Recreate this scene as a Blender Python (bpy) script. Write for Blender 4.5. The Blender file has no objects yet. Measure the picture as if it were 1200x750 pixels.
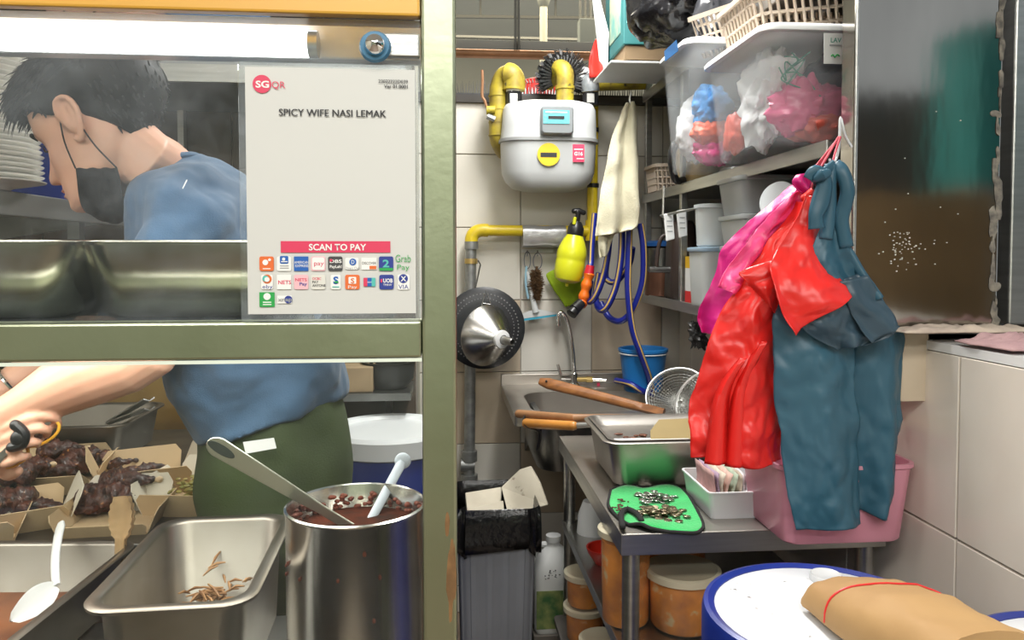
import bpy, bmesh, math, random
from math import sin, cos, pi, radians, sqrt
from mathutils import Vector, Matrix, noise

scene = bpy.context.scene
COL = scene.collection
random.seed(7)

# ---------------------------------------------------------------- camera
F, CXP, CYP = 900.0, 600.0, 333.0
YAW, PITCH = radians(5.08), radians(2.2)
CAM = Vector((0, 0, 1.5))
cam_data = bpy.data.cameras.new('camera')
cam = bpy.data.objects.new('camera', cam_data)
COL.objects.link(cam)
cam.location = CAM
cam.rotation_euler = (pi / 2 - PITCH, 0, -YAW)
cam_data.sensor_width = 36.0
cam_data.lens = 36.0 * F / 1200.0
cam_data.shift_y = -42.0 / 1200.0
cam_data.clip_start = 0.05
scene.camera = cam

# ---------------------------------------------------------------- world, exposure, big lamps
scene.view_settings.view_transform = 'Standard'
scene.view_settings.look = 'None'
scene.view_settings.gamma = 1.0
scene.view_settings.exposure = 0.3
scene.cycles.use_denoising = True
scene.cycles.max_bounces = 10
scene.cycles.transparent_max_bounces = 24
scene.cycles.caustics_reflective = False
scene.cycles.caustics_refractive = False
wd = bpy.data.worlds.new('hall_daylight')
scene.world = wd
wd.use_nodes = True
wd.node_tree.nodes['Background'].inputs[0].default_value = (0.86, 0.93, 1.0, 1)
wd.node_tree.nodes['Background'].inputs[1].default_value = 0.45


def area_lamp(name, loc, rot, sx, sy, power, col=(1, 1, 1)):
    d = bpy.data.lights.new(name, 'AREA')
    d.shape = 'RECTANGLE'
    d.size, d.size_y = sx, sy
    d.energy = power
    d.color = col
    o = bpy.data.objects.new(name, d)
    o.location = loc
    o.rotation_euler = rot
    COL.objects.link(o)
    return o


area_lamp('hall_ceiling_lamp', (-0.1, -0.6, 2.9), (radians(28), 0, 0), 2.6, 0.5, 54, (1, .96, .88))
area_lamp('added_aisle_fill', (0.4, -2.1, 2.9), (0, 0, 0), 3.0, 0.4, 60, (1, .99, .95))  # added unseen fill, brightens the opposite front that the frame reflects
area_lamp('kitchen_ceiling_lamp', (0.42, 2.1, 2.66), (0, 0, 0), 0.25, 1.3, 36, (1, .985, .95))
area_lamp('stall_ceiling_lamp', (-0.75, 2.0, 2.62), (0, 0, 0), 1.2, 0.2, 7, (1, .97, .9))
area_lamp('far_hall_lamp', (1.0, 5.5, 3.75), (0, 0, 0), 3.0, 1.0, 80, (1, .92, .72))

# ---------------------------------------------------------------- pixel -> world at a given real depth
_r = Vector((cos(YAW), -sin(YAW), 0))
_u = Vector((sin(YAW) * sin(PITCH), cos(YAW) * sin(PITCH), cos(PITCH)))
_f = Vector((sin(YAW) * cos(PITCH), cos(YAW) * cos(PITCH), -sin(PITCH)))


def ray(px, py):
    return _r * ((px - CXP) / F) + _u * (-(py - CYP) / F) + _f


def W(px, py, Y):
    d = ray(px, py)
    return CAM + d * (Y / d.y)


def WZ(px, py, z):
    d = ray(px, py)
    return CAM + d * ((z - CAM.z) / d.z)


def V(*a):
    return Vector(a)


# ---------------------------------------------------------------- materials
MATS = {}


def mat(name, col, rough=.5, metal=0., col2=None, var=.0, vscale=6., bump=0., bscale=60., stretch=None,
        alpha=1., emit=0., sss=0., coat=0., sheen=0., dirt=None, contrast=(.35, .65), spec=.5, trans=0.):
    if name in MATS:
        return MATS[name]
    m = bpy.data.materials.new(name)
    m.use_nodes = True
    nt = m.node_tree
    b = nt.nodes['Principled BSDF']
    b.inputs['Base Color'].default_value = (*col, 1)
    b.inputs['Roughness'].default_value = rough
    b.inputs['Metallic'].default_value = metal
    b.inputs['Specular IOR Level'].default_value = spec
    b.inputs['Alpha'].default_value = alpha
    if coat:
        b.inputs['Coat Weight'].default_value = coat
        b.inputs['Coat Roughness'].default_value = .08
    if trans:
        b.inputs['Transmission Weight'].default_value = trans
    if sss:
        b.inputs['Subsurface Weight'].default_value = sss
        b.inputs['Subsurface Radius'].default_value = (.02, .008, .005)
        b.inputs['Subsurface Scale'].default_value = .4
    if sheen:
        b.inputs['Sheen Weight'].default_value = sheen
    if emit:
        b.inputs['Emission Color'].default_value = (*col, 1)
        b.inputs['Emission Strength'].default_value = emit
    tc = nt.nodes.new('ShaderNodeTexCoord')
    vec = tc.outputs['Object']
    if stretch:
        mp = nt.nodes.new('ShaderNodeMapping')
        mp.inputs['Scale'].default_value = stretch
        nt.links.new(vec, mp.inputs['Vector'])
        vec = mp.outputs['Vector']
    if col2 is not None or var:
        if col2 is None:
            col2 = tuple(max(0, c * (1 - var)) for c in col)
        n = nt.nodes.new('ShaderNodeTexNoise')
        n.inputs['Scale'].default_value = vscale
        n.inputs['Detail'].default_value = 5
        nt.links.new(vec, n.inputs['Vector'])
        r = nt.nodes.new('ShaderNodeValToRGB')
        r.color_ramp.elements[0].position = contrast[0]
        r.color_ramp.elements[1].position = contrast[1]
        r.color_ramp.elements[0].color = (*col2, 1)
        r.color_ramp.elements[1].color = (*col, 1)
        nt.links.new(n.outputs['Fac'], r.inputs['Fac'])
        out = r.outputs['Color']
        if dirt:      # small specks of another colour
            dcol, dscale, dpos = dirt
            n2 = nt.nodes.new('ShaderNodeTexNoise')
            n2.inputs['Scale'].default_value = dscale
            n2.inputs['Detail'].default_value = 4
            nt.links.new(tc.outputs['Object'], n2.inputs['Vector'])
            r2 = nt.nodes.new('ShaderNodeValToRGB')
            r2.color_ramp.elements[0].position = dpos
            r2.color_ramp.elements[1].position = dpos + .08
            nt.links.new(n2.outputs['Fac'], r2.inputs['Fac'])
            mx = nt.nodes.new('ShaderNodeMix')
            mx.data_type = 'RGBA'
            nt.links.new(r2.outputs['Color'], mx.inputs['Factor'])
            nt.links.new(out, mx.inputs['A'])
            mx.inputs['B'].default_value = (*dcol, 1)
            out = mx.outputs['Result']
        nt.links.new(out, b.inputs['Base Color'])
    if bump:
        n = nt.nodes.new('ShaderNodeTexNoise')
        n.inputs['Scale'].default_value = bscale
        n.inputs['Detail'].default_value = 4
        nt.links.new(vec, n.inputs['Vector'])
        bp = nt.nodes.new('ShaderNodeBump')
        bp.inputs['Strength'].default_value = bump
        bp.inputs['Distance'].default_value = .004
        nt.links.new(n.outputs['Fac'], bp.inputs['Height'])
        nt.links.new(bp.outputs['Normal'], b.inputs['Normal'])
    MATS[name] = m
    return m


def glass_pane_mat(name, tint=(1, 1, 1), haze=.04):
    if name in MATS:
        return MATS[name]
    m = bpy.data.materials.new(name)
    m.use_nodes = True
    nt = m.node_tree
    nt.nodes.clear()
    out = nt.nodes.new('ShaderNodeOutputMaterial')
    tr = nt.nodes.new('ShaderNodeBsdfTransparent')
    tr.inputs[0].default_value = (*tint, 1)
    gl = nt.nodes.new('ShaderNodeBsdfGlossy')
    gl.inputs['Roughness'].default_value = .01
    fr = nt.nodes.new('ShaderNodeFresnel')
    fr.inputs[0].default_value = 1.35
    mx = nt.nodes.new('ShaderNodeMixShader')
    nt.links.new(fr.outputs[0], mx.inputs[0])
    nt.links.new(tr.outputs[0], mx.inputs[1])
    nt.links.new(gl.outputs[0], mx.inputs[2])
    # greasy smears and dust on the pane
    df = nt.nodes.new('ShaderNodeBsdfDiffuse')
    df.inputs[0].default_value = (.82, .88, .95, 1)
    tc = nt.nodes.new('ShaderNodeTexCoord')
    n = nt.nodes.new('ShaderNodeTexNoise')
    n.inputs['Scale'].default_value = 5
    n.inputs['Detail'].default_value = 8
    n.inputs['Roughness'].default_value = .7
    nt.links.new(tc.outputs['Object'], n.inputs['Vector'])
    r = nt.nodes.new('ShaderNodeMapRange')
    r.inputs[1].default_value = .42
    r.inputs[2].default_value = .78
    r.inputs[3].default_value = haze * .25
    r.inputs[4].default_value = haze * 3
    nt.links.new(n.outputs['Fac'], r.inputs[0])
    mx2 = nt.nodes.new('ShaderNodeMixShader')
    nt.links.new(r.outputs[0], mx2.inputs[0])
    nt.links.new(mx.outputs[0], mx2.inputs[1])
    nt.links.new(df.outputs[0], mx2.inputs[2])
    nt.links.new(mx2.outputs[0], out.inputs[0])
    MATS[name] = m
    return m


# ---------------------------------------------------------------- mesh builder
def rot_to(d, up=Vector((0, 0, 1))):
    """matrix whose z axis is d"""
    d = d.normalized()
    q = Vector((0, 0, 1)).rotation_difference(d)
    return q.to_matrix().to_4x4()


def rrect(w, d, r, n=5):
    r = min(r, w / 2 - 1e-5, d / 2 - 1e-5)
    pts = []
    for cx, cy, a0 in ((w / 2 - r, d / 2 - r, 0), (-w / 2 + r, d / 2 - r, pi / 2),
                       (-w / 2 + r, -d / 2 + r, pi), (w / 2 - r, -d / 2 + r, 3 * pi / 2)):
        for k in range(n + 1):
            a = a0 + pi / 2 * k / n
            pts.append((cx + r * cos(a), cy + r * sin(a)))
    return pts


class MB:
    def __init__(s, M=None):
        s.v, s.f, s.M = [], [], M or Matrix()

    def add(s, vs, fs):
        o = len(s.v)
        s.v += [s.M @ Vector(p) for p in vs]
        s.f += [tuple(i + o for i in f) for f in fs]
        return s

    def box(s, c, d, R=None):
        x, y, z = d[0] / 2, d[1] / 2, d[2] / 2
        vs = [Vector((a * x, b * y, e * z)) for a in (-1, 1) for b in (-1, 1) for e in (-1, 1)]
        c = Vector(c)
        vs = [(R @ p if R else p) + c for p in vs]
        return s.add(vs, [(0, 1, 3, 2), (4, 6, 7, 5), (0, 4, 5, 1), (2, 3, 7, 6), (0, 2, 6, 4), (1, 5, 7, 3)])

    def loft(s, rings, cap0=True, cap1=True, closed=True):
        n = len(rings[0])
        vs = [p for r in rings for p in r]
        fs = []
        for i in range(len(rings) - 1):
            for j in range(n if closed else n - 1):
                a, b = i * n + j, i * n + (j + 1) % n
                fs.append((a, b, b + n, a + n))
        if cap0:
            fs.append(tuple(range(n))[::-1])
        if cap1:
            fs.append(tuple(range((len(rings) - 1) * n, len(rings) * n)))
        return s.add(vs, fs)

    def tube(s, path, r, n=10, caps=True, closed=False, flat=1.0, round_ends=False):
        path = [Vector(p) for p in path]
        m = len(path)
        rs = list(r) if isinstance(r, (list, tuple)) else [r] * m
        if round_ends:
            d0 = (path[0] - path[1]).normalized()
            d1 = (path[-1] - path[-2]).normalized()
            pre, prs, post, pos = [], [], [], []
            for a in (80, 55, 28):
                pre.append(path[0] + d0 * rs[0] * sin(radians(a)))
                prs.append(rs[0] * cos(radians(a)))
            for a in (28, 55, 80):
                post.append(path[-1] + d1 * rs[-1] * sin(radians(a)))
                pos.append(rs[-1] * cos(radians(a)))
            path = pre + path + post
            rs = prs + rs + pos
            m = len(path)
        tans = []
        for i in range(m):
            a = path[(i - 1) % m] if (closed or i > 0) else path[i]
            b = path[(i + 1) % m] if (closed or i < m - 1) else path[i]
            t = (b - a)
            tans.append(t.normalized() if t.length > 1e-9 else Vector((0, 0, 1)))
        nrm = tans[0].orthogonal().normalized()
        rings = []
        for i in range(m):
            if i:
                q = tans[i - 1].rotation_difference(tans[i])
                nrm = q @ nrm
            nrm = (nrm - tans[i] * nrm.dot(tans[i])).normalized()
            bn = tans[i].cross(nrm)
            rings.append([path[i] + nrm * (rs[i] * cos(2 * pi * k / n)) + bn * (rs[i] * flat * sin(2 * pi * k / n))
                          for k in range(n)])
        if closed:
            rings.append(rings[0])
            # close without twist correction (small twist is invisible on round tubes)
            return s.loft(rings, False, False)
        return s.loft(rings, caps, caps)

    def lathe(s, prof, n=32, c=(0, 0, 0), R=None, cap0=False, cap1=False):
        c = Vector(c)
        rings = []
        for (r, z) in prof:
            ring = [Vector((r * cos(2 * pi * k / n), r * sin(2 * pi * k / n), z)) for k in range(n)]
            rings.append([(R @ p if R else p) + c for p in ring])
        return s.loft(rings, cap0, cap1)

    def rr(s, levels, c=(0, 0, 0), R=None, n=5, cap0=True, cap1=True):
        """loft of rounded rectangles: levels of (w, d, corner radius, z[, dx, dy])"""
        c = Vector(c)
        rings = []
        for L in levels:
            w, d, r, z = L[:4]
            dx, dy = (L[4], L[5]) if len(L) > 4 else (0, 0)
            ring = [Vector((x + dx, y + dy, z)) for x, y in rrect(w, d, r, n)]
            rings.append([(R @ p if R else p) + c for p in ring])
        return s.loft(rings, cap0, cap1)

    def grid(s, rows):
        n = len(rows[0])
        vs = [p for r in rows for p in r]
        fs = [(i * n + j, i * n + j + 1, (i + 1) * n + j + 1, (i + 1) * n + j)
              for i in range(len(rows) - 1) for j in range(n - 1)]
        return s.add(vs, fs)

    def prism(s, poly, axis, h):
        """poly: list of Vectors in a plane, extruded by vector axis*h"""
        a = Vector(axis) * h
        n = len(poly)
        vs = [Vector(p) for p in poly] + [Vector(p) + a for p in poly]
        fs = [tuple(range(n))[::-1], tuple(range(n, 2 * n))]
        fs += [(i, (i + 1) % n, n + (i + 1) % n, n + i) for i in range(n)]
        return s.add(vs, fs)

    def blob(s, c, rad, R=None, n=16, m=10, jit=0., seed=0, scale=8.):
        c = Vector(c)
        rings = []
        for i in range(m + 1):
            th = pi * (i + .02) / (m + .04)
            ring = []
            for k in range(n):
                a = 2 * pi * k / n
                p = Vector((sin(th) * cos(a), sin(th) * sin(a), -cos(th)))
                q = Vector((p.x * rad[0], p.y * rad[1], p.z * rad[2]))
                if jit:
                    q *= 1 + jit * noise.noise(q * scale + Vector((seed * 3.1, seed * 1.7, seed)))
                ring.append((R @ q if R else q) + c)
            rings.append(ring)
        return s.loft(rings)

    def build(s, name, m, parent=None, origin=None, smooth=35, bevel=0., bseg=2, solid=0., sub=0, soff=0., stuff=False,
              local=False):
        if parent is not None:
            inv = Matrix() if local else WM[parent.name].inverted()
        else:
            inv = Matrix.Translation(-Vector(origin)) if origin is not None else Matrix()
        me = bpy.data.meshes.new(name)
        me.from_pydata([inv @ p for p in s.v], [], s.f)
        for mm in (m if isinstance(m, (list, tuple)) else [m]):
            me.materials.append(mm)
        bm = bmesh.new()
        bm.from_mesh(me)
        bmesh.ops.recalc_face_normals(bm, faces=bm.faces)
        bm.to_mesh(me)
        bm.free()
        if smooth:
            me.shade_smooth()
            me.set_sharp_from_angle(angle=radians(smooth))
        o = bpy.data.objects.new(name, me)
        COL.objects.link(o)
        if parent is not None:
            o.parent = parent
            WM[o.name] = WM[parent.name]
        else:
            o.location = Vector(origin) if origin is not None else Vector((0, 0, 0))
            WM[o.name] = Matrix.Translation(o.location)
        if solid:
            md = o.modifiers.new('thickness', 'SOLIDIFY')
            md.thickness = solid
            md.offset = soff
        if bevel:
            md = o.modifiers.new('bevel', 'BEVEL')
            md.width = bevel
            md.segments = bseg
            md.limit_method = 'ANGLE'
            md.angle_limit = radians(40)
        if sub:
            md = o.modifiers.new('smooth', 'SUBSURF')
            md.levels = md.render_levels = sub
        if stuff:
            o['kind'] = 'stuff'
        return o


WM = {}


def tag(o, label, cat, group=None, kind=None):
    if label:
        o['label'] = label
    if cat:
        o['category'] = cat
    if group:
        o['group'] = group
    if kind:
        o['kind'] = kind
    return o


def thing(name, label, cat, loc=(0, 0, 0), group=None, rotz=0.):
    o = bpy.data.objects.new(name, None)
    o.empty_display_size = .05
    COL.objects.link(o)
    o.location = loc
    o.rotation_euler = (0, 0, rotz)
    WM[o.name] = Matrix.Translation(Vector(loc)) @ Matrix.Rotation(rotz, 4, 'Z')
    return tag(o, label, cat, group)


def copy_tree(o, parent=None):
    c = o.copy()
    COL.objects.link(c)
    c.parent = parent
    WM[c.name] = WM[o.name]
    for ch in list(o.children):
        copy_tree(ch, c)
    return c


def structure(o):
    o['kind'] = 'structure'
    return o


def cr(pts, t):
    """Catmull-Rom through pts, t in 0..1"""
    n = len(pts) - 1
    x = min(max(t, 0), 1) * n
    i = min(int(x), n - 1)
    f = x - i
    p0, p1, p2, p3 = pts[max(i - 1, 0)], pts[i], pts[i + 1], pts[min(i + 2, n)]
    return (p1 * 2 + (p2 - p0) * f + (p0 * 2 - p1 * 5 + p2 * 4 - p3) * f * f + (p1 * 3 - p0 - p2 * 3 + p3) * f ** 3) * .5


def curve(pts, n=24):
    pts = [Vector(p) for p in pts]
    return [cr(pts, k / n) for k in range(n + 1)]


def hang(mb, rows, amp=.01, freq=9., seed=0, nu=22, nv=30, crumple=.0, fan=0.):
    """hanging sheet: rows of (xl, yl, xr, yr, depth) in photo pixels at a real depth"""
    L = [W(r[0], r[1], r[4]) for r in rows]
    Rr = [W(r[2], r[3], r[4]) for r in rows]
    out = []
    for i in range(nv + 1):
        v = i / nv
        a, b = cr(L, v), cr(Rr, v)
        row = []
        for j in range(nu + 1):
            u = j / nu
            p = a.lerp(b, u)
            p = p + Vector((0, 1, 0)) * (amp * sin(u * freq + seed + 1.3 * sin(v * 3 + seed)) * (.35 + .65 * v)
                                         + fan * (u - .5) ** 2)
            if crumple:
                rd_ = abs(noise.noise(p * 21 + Vector((seed * 3.7, seed, 5)))) + .45 * abs(noise.noise(p * 47 + Vector((seed, 7, seed))))
                p = p + Vector((0, -1, 0)) * (rd_ - .3) * crumple * 1.5
                q = p * 14 + Vector((seed * 7.3, 0, seed))
                p = p + Vector((noise.noise(q), noise.noise(q + Vector((9, 0, 0))) * 1.6,
                                noise.noise(q + Vector((0, 9, 0))))) * crumple
            row.append(p)
        out.append(row)
    return mb.grid(out)


def text_mesh(s, bold=.0):
    cu = bpy.data.curves.new('lettering', 'FONT')
    cu.body = s
    cu.size = 1.0
    cu.offset = bold
    cu.resolution_u = 3
    o = bpy.data.objects.new('lettering', cu)
    me = bpy.data.meshes.new_from_object(o)
    bpy.data.objects.remove(o)
    bpy.data.curves.remove(cu)
    me.name = 'lettering'
    return me


def lettering(s, p0, ex, ez, width, m, parent, bold=.0, align='L', height=None):
    """flat printed letters: p0 start of baseline (or centre), ex/ez unit vectors, width fitted"""
    me = text_mesh(s, bold)
    xs = [v.co.x for v in me.vertices]
    ys = [v.co.y for v in me.vertices]
    x0, x1 = min(xs), max(xs)
    k = width / (x1 - x0)
    kz = k if height is None else height / (max(ys) - min(ys))
    inv = WM[parent.name].inverted()
    for v in me.vertices:
        x, y = (v.co.x - x0) * k, v.co.y * kz
        if align == 'C':
            x -= width / 2
        v.co = inv @ (p0 + ex * x + ez * y)
    me.materials.clear()
    me.materials.append(m)
    o = bpy.data.objects.new('lettering', me)
    COL.objects.link(o)
    o.parent = parent
    WM[o.name] = WM[parent.name]
    return o


ORD = ['first', 'second', 'third', 'fourth', 'fifth', 'sixth', 'seventh', 'eighth', 'ninth', 'tenth', 'eleventh',
       'twelfth', 'thirteenth', 'fourteenth', 'fifteenth', 'sixteenth', 'seventeenth', 'eighteenth', 'nineteenth',
       'twentieth', 'twenty-first', 'twenty-second', 'twenty-third', 'twenty-fourth', 'twenty-fifth', 'twenty-sixth']

# ---------------------------------------------------------------- shared materials
steel = mat('brushed_steel', (.55, .55, .53), .36, 1., var=.18, vscale=5, bump=.08, bscale=40, stretch=(1, 1, 14))
steel_green_reflect = mat('frame_steel', (.42, .45, .32), .36, 1., col2=(.35, .38, .26), vscale=6, bump=.1, bscale=50)  # green reflections from the aisle are put into this base colour
steel_dark = mat('dull_steel', (.30, .30, .29), .35, 1., var=.3, vscale=9, bump=.1, bscale=60)
steel_pan = mat('pan_steel', (.50, .47, .43), .40, 1., var=.14, vscale=7, bump=.06, bscale=25)
steel_mirror = mat('polished_steel', (.52, .49, .44), .1, 1., var=.25, vscale=4, bump=.35, bscale=5, stretch=(1, 1, .35))
chrome = mat('chrome', (.8, .8, .8), .08, 1.)
black_plastic = mat('black_plastic', (.012, .012, .013), .35)
white_plastic = mat('white_plastic', (.82, .83, .82), .35)
grout = mat('grout', (.42, .38, .33), .9, var=.3, vscale=12)
# ================================================================ THE SETTING
WALL_Y = 3.18
RX = 1.0                 # half wall on the right
def slab(name, c, d, m):
    return structure(MB().box(c, d).build(name, m, origin=c, smooth=0))

floor_m = mat('floor_tile', (.27, .20, .15), .45, col2=(.17, .12, .09), vscale=9, bump=.1)
slab('floor', (0.2, 0.6, -.025), (5.2, 7.2, .05), floor_m)
tile_white = mat('tile_white', (.74, .71, .64), .16, col2=(.68, .65, .58), vscale=5)
tile_tan = mat('tile_tan', (.60, .50, .38), .18, col2=(.52, .43, .32), vscale=6, coat=.2)
tile_cream = mat('tile_cream', (.84, .77, .68), .2, col2=(.78, .71, .62), vscale=4, coat=.2)
tile_brown = mat('tile_brown', (.115, .085, .065), .25, col2=(.075, .055, .042), vscale=7)
plaster = mat('plaster', (.62, .58, .47), .9, var=.2, vscale=3)

# back wall, tiled, its top open to the hall behind
wb = slab('wall_back', (.48, WALL_Y + .06, 1.06), (1.60, .12, 2.12), grout)
cols_x = [-.282, .018, .318, .618, .918, 1.218]
rows_z = [.0, .112, .412, .712, 1.012, 1.312, 1.612, 1.912, 2.14]
tan_cells = {(1, 5 - 1), (3, 4), (1, 3), (4, 2), (2, 2), (3, 3)}
tile_meshes = {}
def tile_on(parent, x0, x1, z0, z1, m, plane='Y', at=WALL_Y, th=.008, gap=.002, sgn=-1, dy=0.):
    """one wall tile standing proud of the grout"""
    w, h = x1 - x0 - 2 * gap, z1 - z0 - 2 * gap
    key = (round(w, 4), round(h, 4), m.name, plane)
    if key not in tile_meshes:
        if plane == 'Y':
            b = MB().box((0, 0, 0), (w, th, h))
        elif plane == 'X':
            b = MB().box((0, 0, 0), (th, w, h))
        else:
            b = MB().box((0, 0, 0), (w, h, th))
        o = b.build('tile', m, parent, local=True, smooth=0, bevel=.0015, bseg=1)
        tile_meshes[key] = o
    else:
        o = tile_meshes[key].copy()
        COL.objects.link(o)
        o.parent = parent
    cx, cz = (x0 + x1) / 2, (z0 + z1) / 2
    if plane == 'Y':
        p = V(cx, at + sgn * (th / 2 - .001) + dy, cz)
    elif plane == 'X':
        p = V(at + sgn * (th / 2 - .001) + dy, cx, cz)
    else:
        p = V(cx, cz, at + (th / 2 - .001))
    o.location = WM[parent.name].inverted() @ p
    WM[o.name] = WM[parent.name] @ Matrix.Translation(o.location)
    return o

rng = random.Random(3)
for i in range(len(cols_x) - 1):
    for j in range(len(rows_z) - 1):
        m = tile_tan if (i, j) in tan_cells else tile_white
        tile_on(wb, cols_x[i], cols_x[i + 1], rows_z[j], rows_z[j + 1], m, dy=rng.uniform(-.0012, .0012))
slab('trim_1', (.42, WALL_Y + .05, 2.135), (1.72, .16, .03), mat('dark_ledge', (.05, .045, .04), .7))

# wall behind the cook, dark brown tiles
wl = slab('wall_left_back', (-1.06, 2.86, 1.4), (1.92, .12, 2.8), grout)
for i in range(6):
    for j in range(9):
        x0 = -2.02 + .32 * i
        tile_on(wl, x0, min(x0 + .32, -.10), .3 * j, min(.3 * j + .3, 2.8), tile_brown, at=2.80, dy=rng.uniform(-.001, .001))
slab('wall_left_return', (-.13, 3.02, 1.4), (.06, .3, 2.8), plaster)
slab('wall_left', (-2.06, 1.0, 1.4), (.1, 4.6, 2.8), plaster)

# right: tiled half wall with a ledge, the upper wall set back behind the shelves
wr = slab('wall_right', (RX + .2, 1.34, .655), (.4, 3.9, 1.31), grout)
for y0, y1 in ((-.605, -.205), (-.205, .195), (.195, .595), (.595, .995), (.995, 1.395), (1.395, 1.795), (1.795, 2.195), (2.195, 2.595), (2.595, 3.0), (3.0, 3.17)):
    for z0, z1 in ((0, .225), (.225, .585), (.585, .945), (.945, 1.305)):
        tile_on(wr, y0, y1, z0, z1, tile_cream, 'X', RX, gap=.0022)
ledge = slab('trim_2', (RX + .194, .46, 1.314), (.40, 2.1, .018), mat('ledge_white', (.85, .85, .84), .25))
slab('wall_right_upper', (1.32, 2.41, 2.0), (.1, 1.58, 1.4), mat('upper_wall_dark', (.16, .14, .12), .7, var=.5, vscale=4))  # dark blotchy tone over the whole upper wall
slab('wall_neighbour', (2.5, 1.75, 1.4), (2.2, .1, 2.8), plaster)
slab('ceiling', (-.2, 1.45, 2.76), (3.9, 3.5, .05), mat('ceiling_board', (.78, .78, .75), .8))
# the food hall beyond the top of the back wall
slab('wall_far_hall', (.6, 8.6, 2.2), (9, .1, 4.4), mat('far_wall', (.56, .52, .40), .9, var=.1, vscale=1.2))
slab('ceiling_hall', (.6, 5.9, 3.9), (9, 5.3, .06), mat('far_ceiling', (.66, .62, .50), .9, var=.1, vscale=1))
# the aisle side behind the photographer, seen only as reflections in the steel
slab('wall_front_left', (-1.6, -2.98, 1.4), (6.0, .1, 2.8), mat('opposite_shopfront', (.46, .50, .36), .6, col2=(.30, .34, .24), vscale=1.5))
slab('wall_front', (5.2, -3.0, 1.4), (7.6, .1, 2.8), mat('opposite_stall', (.10, .07, .045), .6, col2=(.025, .03, .025), vscale=1.3))

# steel column panel at right, standing above the ledge
cp = structure(MB().box((.988, 1.527, 1.985), (.318, .055, 1.27)).build('trim_3', steel_mirror, origin=(.988, 1.527, 1.985), bevel=.004, smooth=0))
MB().box((.8315, 1.497, 1.985), (.007, .006, 1.27)).build('corner_strip', steel, cp, bevel=.002, smooth=0)
for z in (1.42, 1.75, 2.08, 2.4):
    pass
sl = MB()
rg = random.Random(5)
for k in range(34):                    # dried sealant along the right edge
    z = 1.36 + k * .03 + rg.uniform(-.02, .02)
    sl.blob((1.138 + rg.uniform(-.006, .006), 1.4985, z), (rg.uniform(.002, .011), .002, rg.uniform(.008, .034)), jit=1.1, seed=k, scale=70, n=12, m=8)
sl.build('dried_sealant', mat('sealant', (.30, .27, .22), .7, col2=(.10, .09, .08), vscale=60), cp)
rc = MB()
for k in range(60):                    # splashed grains
    p = W(1060 + rg.gauss(0, 14) * 1, 290 + rg.gauss(0, 12), 1.4985)
    rc.box(p, (rg.uniform(.0012, .003), .0012, rg.uniform(.0012, .003)))
for k in range(10):
    p = W(rg.uniform(1030, 1160), rg.uniform(100, 330), 1.4985)
    rc.box(p, (.002, .0012, .002))
rc.build('dried_splash', mat('splash', (.8, .78, .7), .7), cp, smooth=0, stuff=True)
cs = structure(MB().box((1.29, 1.57, 1.985), (.17, .06, 1.27)).build('trim_4', steel, origin=(1.29, 1.57, 1.985), bevel=.004, smooth=0))
MB().box((1.175, 1.60, 1.985), (.06, .04, 1.27)).build('gap_shade_bar', black_plastic, cs, smooth=0)  # black bar standing in for the shade of the open gap
# tiled stub under the column
stub = slab('trim_6', (.918, 1.545, 1.272), (.16, .09, .15), tile_tan)

# neighbouring stall, outside the frame, mirrored in the steel column
for nm, lab, c, d, col in (('brown_carton', 'brown carton beside the aisle mirrored low in the steel column', (1.78, .10, 1.42), (.62, .3, .62), (.36, .24, .12)),
                           ('teal_cabinet', 'teal cabinet beside the aisle mirrored high in the steel column', (2.75, -.3, 2.15), (.9, .3, .7), (.02, .26, .26))):
    o = MB().box(c, d).build(nm, mat(nm + '_mat', col, .7, var=.2), origin=c, smooth=0, bevel=.004)
    tag(o, lab, nm.split('_')[1])
    st_ = structure(MB().box((c[0], c[1], (c[2] - d[2] / 2) / 2), (d[0], d[1], c[2] - d[2] / 2)).build('trim_8' if 'brown' in nm else 'trim_9', steel_dark, origin=(c[0], c[1], 0), smooth=0))

# ================================================================ FAR HALL FITTINGS
bm_ = mat('beam_grey', (.46, .44, .38), .6)
bt = thing('ceiling_beam', 'grey steel beam spanning the opening above the back wall', 'beam', (.3, 4.6, 2.7))
zb = W(600, 62, 4.6).z
MB().box((.4, 4.6, zb + .025), (3.4, .08, .075)).build('web', bm_, bt, smooth=0, bevel=.003)
cpipe = mat('copper_pipe', (.62, .30, .15), .35, .6, var=.3, vscale=9)
pp = MB().tube([(-1.3, 4.5, zb - .035), (2, 4.5, zb - .035)], .026, 12).build('water_pipe', cpipe, origin=(.3, 4.5, zb))
tag(pp, 'long copper coloured pipe slung under the grey beam', 'pipe')
ct = thing('cable_tray', 'thin cable ladder with short rungs beyond the grey beam', 'cable tray', W(620, 62, 6.2))
tm = mat('tray_metal', (.20, .19, .16), .6)
za, zc = W(620, 45, 6.2).z, W(620, 62, 6.2).z
MB().box((.8, 6.2, za), (4, .03, .018)).build('rail', tm, ct, smooth=0)
MB().box((.8, 6.2, zc - .03), (4, .03, .018)).build('rail', tm, ct, smooth=0)
for x in (-1.0, 2.4):
    MB().tube([V(x, 6.2, za), V(x, 6.2, 3.88)], .01, 6).build('hanger', tm, ct)
for k in range(22):
    x = .05 + .105 * k
    MB().tube([(x, 6.2, zc - .03), (x + .015, 6.2, za)], .006, 5).build('rung', tm, ct)
cd = thing('conduit', 'thin dark conduit high under the far ceiling on short hangers', 'conduit', W(600, 20, 6.6))
MB().tube([W(500, 19, 6.6), W(760, 22, 6.6)], .016, 8).build('tube', tm, cd)
for px in (563, 651):
    MB().tube([W(px, 21, 6.6), V(W(px, 9, 6.6).x, 6.6, 3.88)], .010, 6).build('hanger', tm, cd)
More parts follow.
